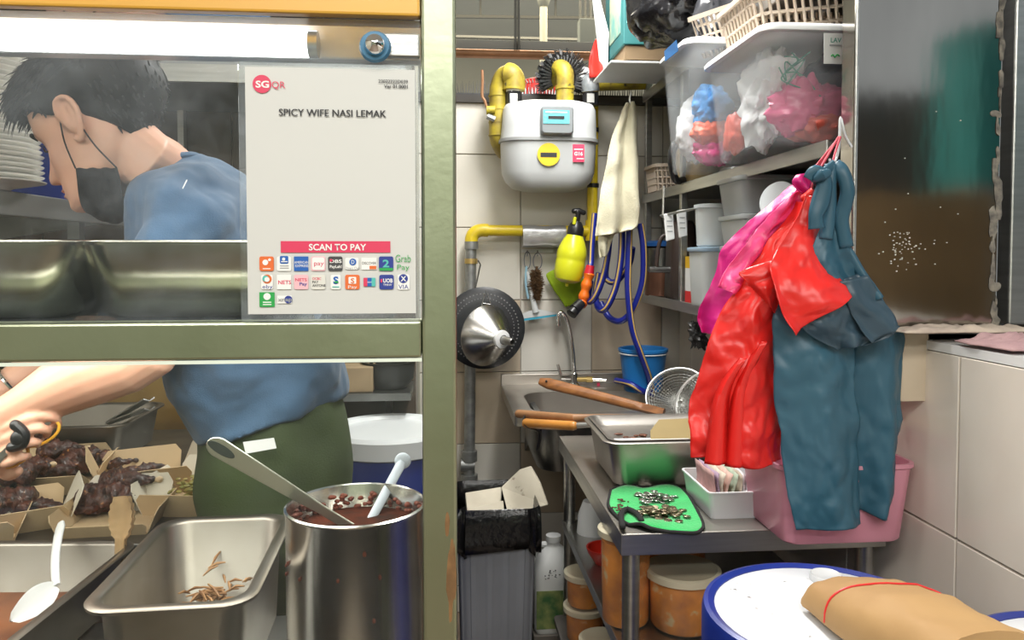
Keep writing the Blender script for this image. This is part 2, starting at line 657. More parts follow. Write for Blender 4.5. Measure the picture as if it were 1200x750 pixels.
for k, px in enumerate((604, 608)):
    rod = MB().tube([W(px, -40, 4.55), W(px, 66, 4.55)], .0085, 8).build('hanger_rod', tm, origin=W(px, 66, 4.55))
    tag(rod, ('left' if k == 0 else 'right') + ' one of the two thin rods holding the grey beam', 'rod', 'rods holding the grey beam')
fp = thing('fan_pole', 'cream downpipe with flared funnel top beyond the beam', 'pipe', W(638, 62, 5.6))
cream = mat('cream_paint', (.66, .63, .48), .6)
MB().tube([W(637, 5, 5.6), W(637, 100, 5.6)], .028, 12).build('pole', cream, fp)
MB().lathe([(.03, 0), (.05, .06), (.1, .13), (.11, .2)], 20, W(637, 8, 5.6)).build('canopy', cream, fp, solid=.004)
gb = MB().box(W(687, 40, 5.4), (.11, .1, .19)).build('junction_box', mat('grey_box', (.25, .26, .23), .6), origin=W(687, 40, 5.4), bevel=.004, smooth=0)
tag(gb, 'dark grey electrical box hanging beyond the beam', 'box')
for px in (680, 686, 692):
    MB().tube([W(px, 26, 5.4), V(W(px, 5, 5.4).x, 5.4, 3.88)], .008, 6).build('conduit', tm, gb)

# bird spikes along the wall top
sp = thing('spike_strip', 'strip of black bird spikes along the top of the back wall', 'spikes', (.42, 3.17, 2.15))
MB().box((.42, 3.17, 2.154), (1.6, .03, .008)).build('base_strip', black_plastic, sp, smooth=0)
b = MB()
for k in range(150):
    x = -.35 + k * .0103
    y = 3.165 + rg.uniform(-.01, .01)
    h = rg.uniform(.04, .062)
    b.tube([(x, y, 2.156), (x + rg.uniform(-.006, .006), y, 2.156 + h)], [.0028, .0006], 4)
b.build('spikes', black_plastic, sp, stuff=True)

# ================================================================ DISPLAY FRAME (steel posts, rails, glass)
GY = .91
fr = thing('stall_window', 'steel frame with glass panes at the front of the food stall', 'frame', (-.5, GY, 0))
xp0, xp1 = W(494, 300, .90).x, W(535, 300, .90).x
MB().box(((xp0 + xp1) / 2, GY + .01, 1.1), (xp1 - xp0, .042, 2.2)).build('post', steel_green_reflect, fr, bevel=.004, smooth=0)
zr1, zr0 = W(250, 378, .90).z, W(250, 422, .90).z
MB().box(((xp0 - 1.5) / 2, GY + .01, (zr0 + zr1) / 2), (xp0 + 1.5 - .001, .040, zr1 - zr0)).build('rail', steel_green_reflect, fr, bevel=.003, smooth=0)
amber = mat('amber_board', (.80, .45, .07), .3, col2=(.70, .36, .05), vscale=3, coat=.4)
zt = W(250, 14, .90).z
MB().box(((xp0 - 1.5) / 2, GY + .01, zt + .06), (xp0 + 1.5 - .001, .05, .12)).build('top_board', amber, fr, bevel=.003, smooth=0)
gm = glass_pane_mat('glass_upper', (.97, .985, .99), .035)
MB().box(((xp0 - 1.5) / 2, GY, (zt + zr1) / 2), (xp0 + 1.5 - .002, .005, zt - zr1 - .001)).build('glass_pane', gm, fr, smooth=0)
gm2 = glass_pane_mat('glass_lower', (.97, .985, .97), .008)
MB().box(((xp0 - 1.5) / 2, GY, (.6 + zr0) / 2), (xp0 + 1.5 - .002, .005, zr0 - .6 - .001)).build('glass_pane', gm2, fr, smooth=0)
edge = mat('glass_edge', (.75, .82, .72), .2)
MB().box(((xp0 - 1.5) / 2, GY - .008, zr0 - .0025), (xp0 + 1.5, .004, .004)).build('glass_bead', edge, fr, smooth=0)
# rust runs on the post
b = MB()
for px, py, w, h in ((528, 690, .006, .05), (524, 610, .004, .02), (530, 655, .004, .03)):
    b.blob(W(px, py, .8995), (w, .0008, h), jit=.5, seed=px, scale=60, n=10, m=8)
b.build('rust_stain', mat('rust', (.25, .13, .05), .8, var=.4, vscale=50), fr)
cl = W(465, 54, .899)
MB().box(cl, (.052, .012, .027)).build('glass_clamp', steel, fr, bevel=.002, smooth=0)
Ry = Matrix.Rotation(pi / 2, 4, 'X')
MB().lathe([(0, -.002), (.016, -.002), (.018, .004), (.016, .010), (0, .011)], 24, W(440, 56, .893), Ry).build('gasket', mat('blue_gasket', (.05, .2, .36), .4), fr)
MB().lathe([(0, 0), (.012, 0), (.012, .006), (.010, .013), (.005, .017), (0, .018)], 24, W(440, 54, .886), Ry).build('bolt', chrome, fr)
dc = thing('display_counter', 'steel counter under the pans and the tall pot', 'counter', (-.8, 1.06, 0))
MB().box((-.8, 1.085, .86), (1.5, .32, .12)).build('worktop', steel, dc, smooth=0, bevel=.004)
MB().box((-.8, 1.085, .4), (1.5, .30, .8)).build('cabinet', steel_dark, dc, smooth=0)
MB().box((-.78, 1.10, zr1 - .006), (1.42, .30, .008)).build('shelf', glass_pane_mat('shelf_glass', (.9, .95, .92), .06), fr, smooth=0)

# ---------------------------------------------------------------- lamp inside the case
tl = thing('tube_lamp', 'bright white fluorescent tube lamp behind the upper glass', 'lamp', W(150, 47, 1.02))
xr = W(362, 47, 1.02).x
zl = W(150, 47, 1.02).z
ty = 1.02
MB().tube([(-1.6, ty, zl), (xr, ty, zl)], .0165, 16).build('tube', mat('tube_glow', (1, .985, .96), .3, emit=5.), tl)
MB().box((-.85, ty + .035, zl + .012), (1.7, .03, .05)).build('housing', mat('lamp_housing', (.75, .77, .78), .3), tl, bevel=.003, smooth=0)
MB().tube([(xr, ty, zl), (xr + .012, ty, zl)], .017, 16).build('end_cap', steel, tl)
area = area_lamp('tube_light', (-.75, ty, zl - .03), (0, 0, 0), 1.3, .04, 3.5, (1, .98, .94))
area.parent = tl
area.location = Vector((-.75, ty, zl - .03)) - Vector(tl.location)

# added fill panel, unseen behind the rail, brightens the food
sl_ = thing('added_fill_panel', 'added unseen fill light panel under the glass shelf behind the middle rail', 'lamp', (-.75, 1.09, zr1 - .02))
MB().box((-.75, 1.09, zr1 - .014), (1.3, .27, .007)).build('housing', MATS['lamp_housing'], sl_, smooth=0)
MB().box((-.75, 1.09, zr1 - .019), (1.28, .25, .003)).build('diffuser', mat('fill_panel_glow', (1, .98, .93), .3, emit=1.2), sl_, smooth=0)
a2_ = area_lamp('added_fill_light', (0, 0, 0), (0, 0, 0), 1.25, .24, 4.6, (1, .97, .92))
a2_.parent = sl_
a2_.location = Vector((0, 0, -.003))

# ================================================================ POSTER
YP = .8945
def P(px, py):
    return W(px, py, YP)
po = thing('payment_poster', 'laminated white payment poster with red banner taped on the glass', 'poster', P(388, 372))
ex = (P(490, 300) - P(290, 300)).normalized()
ez = V(0, 0, 1)
paper = mat('poster_paper', (.65, .65, .63), .35, var=.03, vscale=3, coat=.25)
film = glass_pane_mat('laminate', (.97, .98, .98), .10)
ctr = (P(281, 72) + P(490, 74) + P(493, 375) + P(287, 372)) / 4
def quad(name, m, px0, py0, px1, py1, parent, y=YP, th=.0006, r=0.):
    a, b = W(px0, py0, y), W(px1, py1, y)
    c = (a + b) / 2
    w, h = abs(b.x - a.x), abs(a.z - b.z)
    bb = MB()
    if r:
        bb.rr([(w, h, r, 0), (w, h, r, th)], c, Matrix.Rotation(pi / 2, 4, 'X'), n=4)
    else:
        bb.box(c, (w, th, h))
    return bb.build(name, m, parent, smooth=0)
quad('laminate', film, 279, 71, 493.5, 375.5, po, YP + .0012, .0008, .004)
sheet_o = quad('paper', paper, 287, 78, 487.5, 367, po, YP + .0004)
red = mat('print_red', (.70, .05, .12), .4)
ink = mat('print_black', (.02, .02, .025), .5)
white_ink = mat('print_white', (.85, .85, .83), .5)
blue_ink = mat('print_blue', (.02, .12, .45), .4)
navy_ink = mat('print_navy', (.03, .05, .28), .4)
green_ink = mat('print_green', (.03, .36, .08), .4)
orange_ink = mat('print_orange', (.75, .16, .04), .4)
pink_ink = mat('print_pink', (.85, .5, .55), .4)
grey_ink = mat('print_grey', (.35, .36, .37), .4)
teal_ink = mat('print_teal', (.1, .5, .45), .4)
YI = YP - .0008
def PI_(px, py):
    return W(px, py, YI)
def disc(name, m, px, py, rpx, parent, y=YI, rz=1.):
    r = rpx * y / F
    return MB().lathe([(0, 0), (r, 0), (r, .0005), (0, .0005)], 24, W(px, py, y), Matrix.Rotation(pi / 2, 4, 'X')).build(name, m, parent, smooth=0)
def letters(s, px0, px1, pyb, m, parent, bold=.0, h=None, y=YI - .0008):
    return lettering(s, W(px0, pyb, y), ex, ez, (px1 - px0) * y / F, m, parent, bold, height=None if h is None else h * y / F)
em = disc('emblem', red, 307, 98.5, 10.3, po)
letters('SG', 299.5, 314.5, 102.3, white_ink, em, .03, 8)
letters('QR', 318.5, 333.5, 103, red, sheet_o, .0, 9)
letters('23022222D039', 443.5, 477, 97, ink, sheet_o, .01, 4)
letters('Ver 01.0001', 450, 477, 103, ink, sheet_o, .02, 4.2)
for q in (-.22, .22):
    letters('SPICY WIFE NASI LEMAK', 327 + q, 447.5 + q, 135.5, ink, sheet_o, .0, 8, y=YI - .0008 - .0001 * q)
bn = quad('banner', red, 329, 282.5, 457.5, 296, po, YI, .0006)
letters('SCAN TO PAY', 362, 427, 293.2, white_ink, bn, .022, 7.6)

def icon(px, py, m, w=17, h=17, r=.0022):
    return quad('payment_icon', m, px - w / 2, py - h / 2, px + w / 2, py + h / 2, po, YI, .0006, r)
yA, yB, yC = 309, 330.5, 351
i = icon(312.5, yA, orange_ink); disc('mark', white_ink, 311, 307.5, 3.2, i, YI - .0006); disc('mark', white_ink, 316, 304.5, 1.6, i, YI - .0006); quad('mark', white_ink, 308, 314.4, 317, 315.4, i, YI - .0006, .0005)
i = icon(333, yA, white_ink); quad('mark', blue_ink, 328, 300, 338, 309, i, YI - .0006, .0005, .0015); disc('mark', white_ink, 332.5, 303.6, 1.8, i, YI - .0014); quad('mark', white_ink, 329.5, 306, 337, 307.2, i, YI - .0014, .0004); quad('mark', grey_ink, 328, 311, 338.5, 312.2, i, YI - .0006, .0005); quad('mark', grey_ink, 328, 313.6, 338.5, 314.8, i, YI - .0006, .0005)
i = icon(353, yA, blue_ink, r=.0003); letters('AMERICAN', 345, 361, 309, white_ink, i, .0, 3); letters('EXPRESS', 346, 361, 313, white_ink, i, .0, 3)
i = icon(373, yA, pink_ink); quad('mark', white_ink, 365.8, 301.8, 380.2, 316.2, i, YI - .0006, .0005, .002); letters('pay', 368, 379, 311, red, i, .0, 5, y=YI - .0014)
i = icon(393, yA, mat('print_charcoal', (.06, .06, .065), .4)); letters('DBS', 386.5, 400, 308, white_ink, i, .02, 4); letters('PayLah!', 386.5, 400, 314, white_ink, i, .02, 4.5); disc('mark', red, 388, 305, 1.6, i, YI - .0016)
i = icon(412.5, yA, white_ink, 16, 14); disc('mark', blue_ink, 413.5, 307, 4, i, YI - .0006); letters('D', 411.8, 415.2, 309.3, white_ink, i, .0, 4.5, y=YI - .0014); letters('Diners Club', 405, 421, 315.5, grey_ink, i, .0, 2.8)
i = icon(432.5, yA, white_ink, 18, 14, .0004); quad('mark', orange_ink, 433, 311.5, 441, 315.5, i, YI - .0006, .0005); letters('DISCOVER', 424.5, 440.5, 310, ink, i, .0, 3.2)
i = icon(452.5, yA, navy_ink); quad('mark', green_ink, 444.5, 314, 460.5, 317.2, i, YI - .0006, .0005); letters('2', 448.5, 456, 313, teal_ink, i, .03, 9)
letters('Grab', 463.5, 481, 307, green_ink, sheet_o, -.005, 8.5)
letters('Pay', 465.5, 479.5, 316, green_ink, sheet_o, -.005, 8)
i = icon(313, yB, white_ink, 14, 17); disc('mark', orange_ink, 313, 327, 5.2, i, YI - .0006); disc('mark', teal_ink, 311.3, 326.5, 3.6, i, YI - .0012); disc('mark', white_ink, 313, 327.5, 2.8, i, YI - .0018); letters('eby', 307.5, 319, 338, navy_ink, i, .0, 5.5)
i = icon(333, yB, white_ink, 17, 17, .0004); letters('NETS', 326, 340.5, 333, red, i, .02, 4.6)
i = icon(353, yB, pink_ink); letters('NETS', 346, 359, 329.5, red, i, .02, 3.6); letters('Pay', 351, 359.5, 334.5, navy_ink, i, .02, 4.8)
i = icon(373, yB, mat('print_offwhite', (.72, .71, .66), .4), 17, 17); letters('OCBC', 366, 376, 328, red, i, .02, 3); letters('PAY', 366, 373, 332, ink, i, .02, 3); letters('ANYONE', 366, 381, 336, ink, i, .02, 3)
i = icon(393.5, yB, white_ink, 12, 17); letters('S', 390.5, 396.5, 332.5, blue_ink, i, .04, 9); quad('mark', green_ink, 392, 329.5, 396.5, 331.5, i, YI - .0018, .0004); quad('mark', teal_ink, 389.5, 335.6, 397.5, 336.6, i, YI - .0012, .0004)
i = icon(413, yB, orange_ink); quad('mark', white_ink, 408.5, 324.5, 417.5, 332.5, i, YI - .0006, .0005, .001); letters('S', 411, 415.2, 331.8, orange_ink, i, .02, 6, y=YI - .0014); letters('Pay', 408, 418, 338, white_ink, i, .0, 4.6)
i = icon(433, yB, blue_ink, 14, 10, .0008); quad('mark', red, 426, 325.5, 430.5, 335.5, i, YI - .0006, .0005); quad('mark', teal_ink, 435.5, 325.5, 440, 335.5, i, YI - .0006, .0005); letters('UnionPay', 427, 439.5, 331.5, white_ink, i, .0, 3)
i = icon(453, yB, navy_ink); letters('UOB', 449, 460, 331, white_ink, i, .03, 4.8); letters('TMRW', 449, 459, 335, white_ink, i, .0, 2.4); quad('mark', red, 446, 327, 448, 331, i, YI - .0012, .0005)
i = icon(473, yB, white_ink, 14, 18); disc('mark', navy_ink, 472.7, 326.5, 5.2, i, YI - .0006); letters('X', 469.5, 476, 329.5, white_ink, i, .02, 6, y=YI - .0014); letters('VIA', 467, 478.5, 338.6, navy_ink, i, .0, 5)
i = icon(313, yC, green_ink, 18, 17, .0003); disc('mark', white_ink, 313, 347.5, 4, i, YI - .0006); quad('mark', white_ink, 308, 353.6, 318, 354.8, i, YI - .0006, .0005); quad('mark', white_ink, 308, 356.4, 318, 357.4, i, YI - .0006, .0005)
i = icon(333.5, yC, white_ink, 17, 9, .0004); disc('mark', navy_ink, 338, 351, 4.4, i, YI - .0006); letters('xnap', 325.5, 341.5, 353, grey_ink, i, .02, 4.5, y=YI - .0014)
# ================================================================ STALL INTERIOR
lid_white = mat('lid_white', (.70, .72, .74), .3, dirt=((.05, .04, .03), 60, .69), var=.04)
drum_blue = mat('drum_blue', (.012, .03, .24), .3, var=.3, vscale=5)

def ice_drum(name, label, c, R, zlid, body_r=None, h=None, rim_blue=True):
    t = thing(name, label, 'drum', (c[0], c[1], 0 if h is None else zlid - h))
    z0 = 0 if h is None else zlid - h
    br = body_r or R * .93
    MB().lathe([(0, z0), (br * .9, z0), (br * .95, z0 + .03), (br, z0 + (zlid - z0) * .5), (br, zlid - .07), (br * .98, zlid - .06), (0, zlid - .06)], 40, (c[0], c[1], 0)).build('body', drum_blue, t)
    if rim_blue:
        MB().lathe([(R * .97, zlid - .075), (R, zlid - .07), (R, zlid - .012), (R * .985, zlid - .002), (R * .95, zlid), (R * .90, zlid - .004), (R * .90, zlid - .07)], 56, (c[0], c[1], 0)).build('rim', drum_blue, t)
        MB().lathe([(R * .98, zlid - .105), (R * .995, zlid - .10), (R * .995, zlid - .078), (R * .96, zlid - .075), (R * .94, zlid - .1)], 56, (c[0], c[1], 0)).build('seal', lid_white, t)
        MB().lathe([(0, zlid - .006), (R * .5, zlid - .005), (R * .87, zlid - .003), (R * .90, zlid - .006), (R * .90, zlid - .03), (0, zlid - .03)], 56, (c[0], c[1], 0)).build('lid', lid_white, t)
    else:
        MB().lathe([(R * .95, zlid - .065), (R, zlid - .06), (R * 1.01, zlid - .01), (R * .97, zlid + .002), (R * .90, zlid - .002), (R * .86, zlid - .012), (0, zlid - .014), (0, zlid - .05)], 56, (c[0], c[1], 0)).build('lid', lid_white, t)
    return t

ice_drum('ice_drum', 'dark blue drum with plain white lid behind the cook', (-.168, 2.40), .195, .965, rim_blue=False)

# ---- side shelf with the plates
sh = thing('plate_shelf', 'steel side shelf behind the upper glass holding the white plates', 'shelf', (-1.1, 1.8, 1.6))
x1 = -.905
MB().box((-1.22, 1.78, 1.618), (.62, 1.0, .03)).build('board', steel, sh, bevel=.003, smooth=0)
MB().box((x1 - .002, 1.78, 1.607), (.012, 1.0, .052)).build('lip', mat('shelf_lip', (.42, .42, .41), .4, .9, var=.1), sh, bevel=.003, smooth=0)
for y in (1.5, 2.2):
    MB().prism([V(-1.95, y, 1.603), V(-.93, y, 1.603), V(-.93, y, 1.585), V(-1.95, y, 1.42)], (0, 1, 0), .012).build('bracket', steel_dark, sh, smooth=0)
MB().box((-.955, 2.1, 1.565), (.03, .03, .05)).build('bracket_foot', steel_dark, sh, smooth=0)
plate_m = mat('plate_melamine', (.78, .76, .70), .25)
pc = W(-26, 222, 1.68)
px0 = Vector((pc.x, 1.68, 1.634))
pb = MB().lathe([(0, 0), (.055, 0), (.06, .004), (.085, .009), (.119, .016), (.121, .0185), (.118, .0195), (.084, .0125), (.058, .0065), (0, .0045)], 40)
pl = pb.build('plate', plate_m)
rp = random.Random(2)
NPL = 25
for k in range(NPL):
    o = pl if k == 0 else pl.copy()
    if k:
        COL.objects.link(o)
    o.location = px0 + V(rp.uniform(-.002, .002) - .0009 * k, rp.uniform(-.002, .002), .0108 * k)
    o.rotation_euler = (0, 0, rp.uniform(0, 6))
    WM[o.name] = Matrix.Translation(o.location)
    nm = 'lowest' if k == 0 else ('topmost' if k == NPL - 1 else ORD[k] + ' from the bottom')
    tag(o, 'white melamine plate, ' + nm + ' of the tall stack', 'plate', 'white plates stacked on the side shelf')
bb = thing('blue_crate', 'blue plastic crate on the side shelf behind the face', 'crate', (-1.0, 2.14, 1.634))
blue_p = mat('crate_blue', (.02, .05, .40), .4)
MB().rr([(.22, .22, .02, 1.634), (.26, .26, .02, 1.77), (.28, .28, .02, 1.77), (.28, .28, .02, 1.78), (.25, .25, .02, 1.78), (.21, .21, .02, 1.64)], (-1.05, 2.14, 0)).build('tub', blue_p, bb)

# ---- hood and shelf at the back of the stall
hd = thing('exhaust_hood', 'grey steel exhaust hood above the back of the stall', 'hood', (-.9, 2.5, 1.95))
za = W(240, 104, 2.4).z
MB().prism([V(-1.9, 2.3, za), V(-1.9, 2.3, za + .14), V(-1.9, 2.55, 2.7), V(-1.9, 2.785, 2.7), V(-1.9, 2.785, za)], (1, 0, 0), 1.79).build('canopy', mat('hood_steel', (.36, .37, .38), .4, .9, var=.15), hd, smooth=0, bevel=.004)
MB().box((-1.0, 2.29, za + .02), (1.79, .02, .05)).build('gutter', steel, hd, smooth=0)
stp = MB().box(((W(205, 150, 2.7).x), 2.77, 1.85), (.02, .03, .5)).build('steel_strip', steel, origin=(W(205, 150, 2.7).x, 2.77, 1.85), smooth=0)
tag(stp, 'thin vertical steel strip on the brown tiles behind the neck', 'strip')
ws = thing('wall_shelf', 'dark wall shelf behind the cook carrying a black pot', 'shelf', (-.5, 2.68, 1.02))
MB().box((-.50, 2.67, 1.03), (.78, .25, .025)).build('board', steel_dark, ws, smooth=0)
for x in (-.85, -.2):
    MB().prism([V(x, 2.795, 1.02), V(x, 2.6, 1.02), V(x, 2.795, .9)], (1, 0, 0), .015).build('bracket', steel_dark, ws, smooth=0)
pt = thing('black_pot', 'round black cooking pot on the dark wall shelf', 'pot', (-.17, 2.66, 1.043))
castm = mat('cast_black', (.02, .02, .02), .45)
MB().lathe([(0, 1.043), (.06, 1.043), (.085, 1.075), (.09, 1.13), (.095, 1.135), (.085, 1.135), (.08, 1.08), (0, 1.06)], 28, (-.19, 2.66, 0)).build('bowl', castm, pt)
MB().tube(curve([(-.25, 2.64, 1.12), (-.22, 2.60, 1.19), (-.17, 2.6, 1.19), (-.12, 2.62, 1.12)], 12), .006, 8).build('handle', castm, pt)
kp = MB().box((-.33, 2.62, 1.085), (.19, .11, .085)).build('kraft_carton', mat('kraft_dark', (.36, .26, .15), .8, var=.3), origin=(-.33, 2.62, 1.043), bevel=.004, smooth=0)
tag(kp, 'low brown carton on the dark wall shelf beside the black pot', 'carton')
sp_ = MB().box((-.92, 2.3, 1.0), (.36, .02, .46)).build('splash_board', mat('greasy_board', (.42, .26, .08), .45, col2=(.25, .14, .04), vscale=7, dirt=((.6, .45, .2), 30, .66)), origin=(-.92, 2.3, .77), smooth=0, bevel=.003)
tag(sp_, 'greasy ochre board standing behind the forearm', 'board')

# ---- bench behind the display for the chicken
BZ = 1.0
be = thing('serving_bench', 'dark steel bench under the paper trays of chicken', 'bench', (-1.0, 1.75, 0))
MB().box((-1.02, 1.81, BZ - .02), (1.1, .90, .04)).build('top', steel_dark, be, smooth=0, bevel=.003)
for x in (-1.5, -.52):
    for y in (1.40, 2.2):
        MB().box((x, y, (BZ - .04) / 2), (.035, .035, BZ - .04)).build('leg', steel_dark, be, smooth=0)

def gn_pan(name, label, c, w, d, h, rot=0., m=None, rim=.013, taper=.93, r=.03, cat='pan'):
    m = m or mat('pan_steel_worn', (.33, .30, .26), .40, 1., col2=(.26, .23, .19), vscale=8, bump=.06, bscale=25)
    t = thing(name, label, cat, c, rotz=rot)
    b = MB(Matrix.Translation(Vector(c)) @ Matrix.Rotation(rot, 4, 'Z'))
    iw, id_ = w - 2 * rim, d - 2 * rim
    tw, td = iw * taper, id_ * taper
    b.rr([(tw * .9, td * .9, r * .8, .0), (tw, td, r, .010), (iw, id_, r, h - .006), (w, d, r + rim * .6, h - .006), (w + .001, d + .001, r + rim * .6, h - .002),
          (w - .004, d - .004, r + rim * .6, h), (iw + .004, id_ + .004, r + .002, h), (iw - .004, id_ - .004, r, h - .005), (tw - .006, td - .006, r, .014), (tw * .9 - .004, td * .9 - .004, r * .8, .004)], n=7)
    b.build('shell', m, t, smooth=50)
    return t

# rear pan with tongs
rc_ = W(80, 545, 1.98)
gn_pan('steel_pan', 'deep steel pan with tongs resting on its rim', (-.97, 1.98, BZ), .46, .30, .105)
tg = thing('steel_tongs', 'steel serving tongs lying on the rim of the deep steel pan', 'tongs', W(128, 500, 1.93))
for k, dz in enumerate((0, .022)):
    a0, a1 = W(128, 500, 1.93) + V(0, 0, .004), W(172, 478, 1.82) + V(0, .02, dz - .01)
    d = (a1 - a0)
    s_ = d.cross(V(0, 0, 1)).normalized() * .014
    n_ = d.cross(s_).normalized() * .004
    b = MB()
    b.loft([[a0 + d * u + s_ * w * sx + n_ * sy * (1 + 1.2 * (abs(sx) > .9)) for sx, sy in ((-1, -1), (0, -.4), (1, -1), (1, -.6), (0, 0), (-1, -.6))]
            for u, w in ((0, .55), (.2, .8), (.6, 1.), (1, 1.))])
    b.build('arm', steel, tg)

# ---- paper trays of chicken
kraft_in = mat('kraft_inside', (.55, .40, .23), .75, var=.15, vscale=8)
kraft_white = mat('kraft_pale', (.70, .64, .52), .7, var=.08, vscale=8)
def paper_tray(label, c, w, d, h, rot, lift=None, name='paper_tray', flap=(1, 1, 1, 1), pale=(0, 1, 0, 0)):
    t = thing(name, label, 'tray', c, rotz=rot)
    M = Matrix.Translation(Vector(c)) @ Matrix.Rotation(rot, 4, 'Z')
    MB(M).box((0, 0, .001), (w, d, .002)).build('base', kraft_in, t, smooth=0)
    fl = h * .45
    sides = [(V(w / 2, 0, 0), V(0, 1, 0), V(1, 0, 0), d), (V(0, d / 2, 0), V(-1, 0, 0), V(0, 1, 0), w),
             (V(-w / 2, 0, 0), V(0, -1, 0), V(-1, 0, 0), d), (V(0, -d / 2, 0), V(1, 0, 0), V(0, -1, 0), w)]
    for k, (o, e, n, ln) in enumerate(sides):
        hh = h * flap[k]
        a, b_ = o - e * ln / 2, o + e * ln / 2
        up = V(0, 0, hh) + n * hh * .42
        ins = e * min(ln * .12, hh * .5)
        ext = e * hh * .10
        poly = [a, b_, b_ + up * .75 + ext, b_ + up - ins * .3, a + up + ins * .3, a + up * .75 - ext]
        MB(M).prism(poly, (n - V(0, 0, .42)).normalized(), .0018).build('side', kraft_white if pale[k] else kraft_in, t, smooth=0)
    return t

meat_m = mat('fried_chicken', (.10, .026, .012), .5, col2=(.02, .008, .006), vscale=46, bump=1., bscale=120, dirt=((.40, .17, .05), 60, .64), coat=.15)
bone_m = mat('bone', (.62, .46, .28), .5, var=.3, vscale=60)
def chicken(label, c, L, rot, seed, kind='drumstick', tilt=0., group='fried chicken in the paper trays'):
    r = random.Random(seed)
    t = thing('fried_chicken', label, 'chicken', c, group)
    M = Matrix.Translation(Vector(c) + V(0, 0, L * .24)) @ Matrix.Rotation(rot, 4, 'Z') @ Matrix.Rotation(tilt, 4, 'Y')
    rings = []
    prof = {'drumstick': [(-.5, .03), (-.47, .12), (-.36, .22), (-.2, .27), (-.02, .24), (.14, .155), (.28, .085), (.37, .075), (.42, .04)],
            'thigh': [(-.5, .04), (-.46, .16), (-.33, .26), (-.12, .30), (.1, .29), (.3, .23), (.43, .14), (.49, .04)],
            'wing': [(-.5, .03), (-.45, .11), (-.33, .16), (-.15, .13), (.0, .17), (.16, .15), (.3, .10), (.43, .075), (.5, .02)]}[kind]
    n = 22
    for q in range(43):
        u = q / 42 * (len(prof) - 1)
        i0 = min(int(u), len(prof) - 2)
        f = u - i0
        x = prof[i0][0] * (1 - f) + prof[i0 + 1][0] * f
        rad = prof[i0][1] * (1 - f) + prof[i0 + 1][1] * f
        ring = []
        for k in range(n):
            a = 2 * pi * k / n
            p = V(x * L, rad * L * cos(a), rad * L * .8 * sin(a))
            nn = noise.noise(p * 38 + V(seed * 5.1, seed * 2.3, seed)) * .40 + noise.noise(p * 95 + V(seed, seed * 3, 0)) * .40 + noise.noise(p * 210 + V(seed, 0, 3)) * .28
            p.y *= 1 + nn
            p.z *= 1 + nn
            p.y += L * .10 * sin(x * 4 + seed)
            ring.append(M @ p)
        rings.append(ring)
    MB().loft(rings).build('meat', meat_m, t, smooth=80)
    if kind == 'drumstick':
        e = M @ V(.42 * L, L * .10 * sin(.42 * 4 + seed), 0)
        d = (M @ V(.6 * L, L * .10 * sin(.42 * 4 + seed), 0)) - e
        b = MB()
        b.tube([e - d * .2, e + d * .2], L * .038, 8)
        b.blob(e + d * .3, (L * .065, L * .065, L * .055), jit=.4, seed=seed, scale=60, n=10, m=7)
        b.build('bone_end', meat_m if seed % 2 else bone_m, t, smooth=80)
    return t

def on(px, py, z=BZ):
    return WZ(px, py, z)
ta = on(20, 618)
paper_tray('paper tray of chicken at the far left with a pale end flap', (ta.x - .02, ta.y + .02, BZ), .17, .13, .055, radians(28), pale=(1, 0, 0, 0), flap=(1.25, .8, 1, .8))
tb = on(133, 616)
paper_tray('front middle paper tray holding a chicken leg, white flap behind it', (tb.x, tb.y + .01, BZ), .145, .13, .05, radians(4), pale=(0, 1, 0, 0), flap=(.9, 1.35, .8, .45))
tc_ = on(55, 570)
paper_tray('rear left paper tray heaped with very dark chicken', (tc_.x, tc_.y, BZ), .20, .15, .055, radians(10), flap=(1.1, 1.2, 1, .8), pale=(0, 0, 0, 0))
td_ = on(165, 575)
paper_tray('rear right paper tray with a tall slanted side flap', (td_.x, td_.y + .03, BZ), .15, .16, .062, radians(24), flap=(1.35, 1, 1.4, 1.0), pale=(1, 0, 0, 0))
te = on(-4, 626)
paper_tray('paper tray cut off by the left frame edge in front', (te.x - .04, te.y - .015, BZ), .15, .10, .05, radians(20), flap=(.8, .9, .8, .8), pale=(0, 1, 0, 0))
tf_ = on(228, 600)
paper_tray('pale paper tray half hidden behind the steel pan, next to the apron', (tf_.x - .02, tf_.y + .05, BZ), .12, .15, .06, radians(-8), flap=(1, 1.2, 1, .8), pale=(0, 1, 1, 0))
k = 0
for (px, py, L, rot, kind, dz, lab) in (
        (2, 610, .115, .6, 'thigh', .006, 'dark chicken thigh nearest the left frame edge'),
        (28, 588, .12, .9, 'drumstick', .03, 'glossy drumstick on top in the far left tray'),
        (40, 613, .10, -.3, 'wing', .004, 'chicken wing at the right of the far left tray'),
        (4, 578, .10, 1.2, 'thigh', .03, 'chicken thigh at the back of the far left tray'),
        (122, 606, .115, .15, 'thigh', .006, 'big dark chicken thigh in the front middle tray'),
        (150, 598, .115, .25, 'drumstick', .028, 'chicken leg with a raised bone end before the white flap'),
        (100, 611, .07, .3, 'wing', .004, 'small chicken wing at the left of the front middle tray'),
        (30, 570, .115, .3, 'thigh', .006, 'nearly black chicken thigh under the scissors'),
        (62, 572, .11, -.5, 'wing', .006, 'dark chicken wing in the middle of the rear left tray'),
        (72, 560, .105, .2, 'drumstick', .035, 'dark drumstick on top of the rear left tray'),
        (93, 562, .11, 1.1, 'thigh', .012, 'reddish chicken thigh at the right of the rear left tray'),
        (44, 553, .10, .7, 'thigh', .036, 'dark chicken thigh at the back of the rear left tray'),
        (132, 560, .10, .0, 'drumstick', .012, 'drumstick with pale bone end left of the slanted flap'),
        (166, 566, .09, .5, 'wing', .006, 'chicken wing inside the rear right tray')):
    p = on(px, py)
    chicken(lab, (p.x, p.y + .012, BZ + dz), L, rot, 11 + k, kind)
    k += 1
vg = MB()
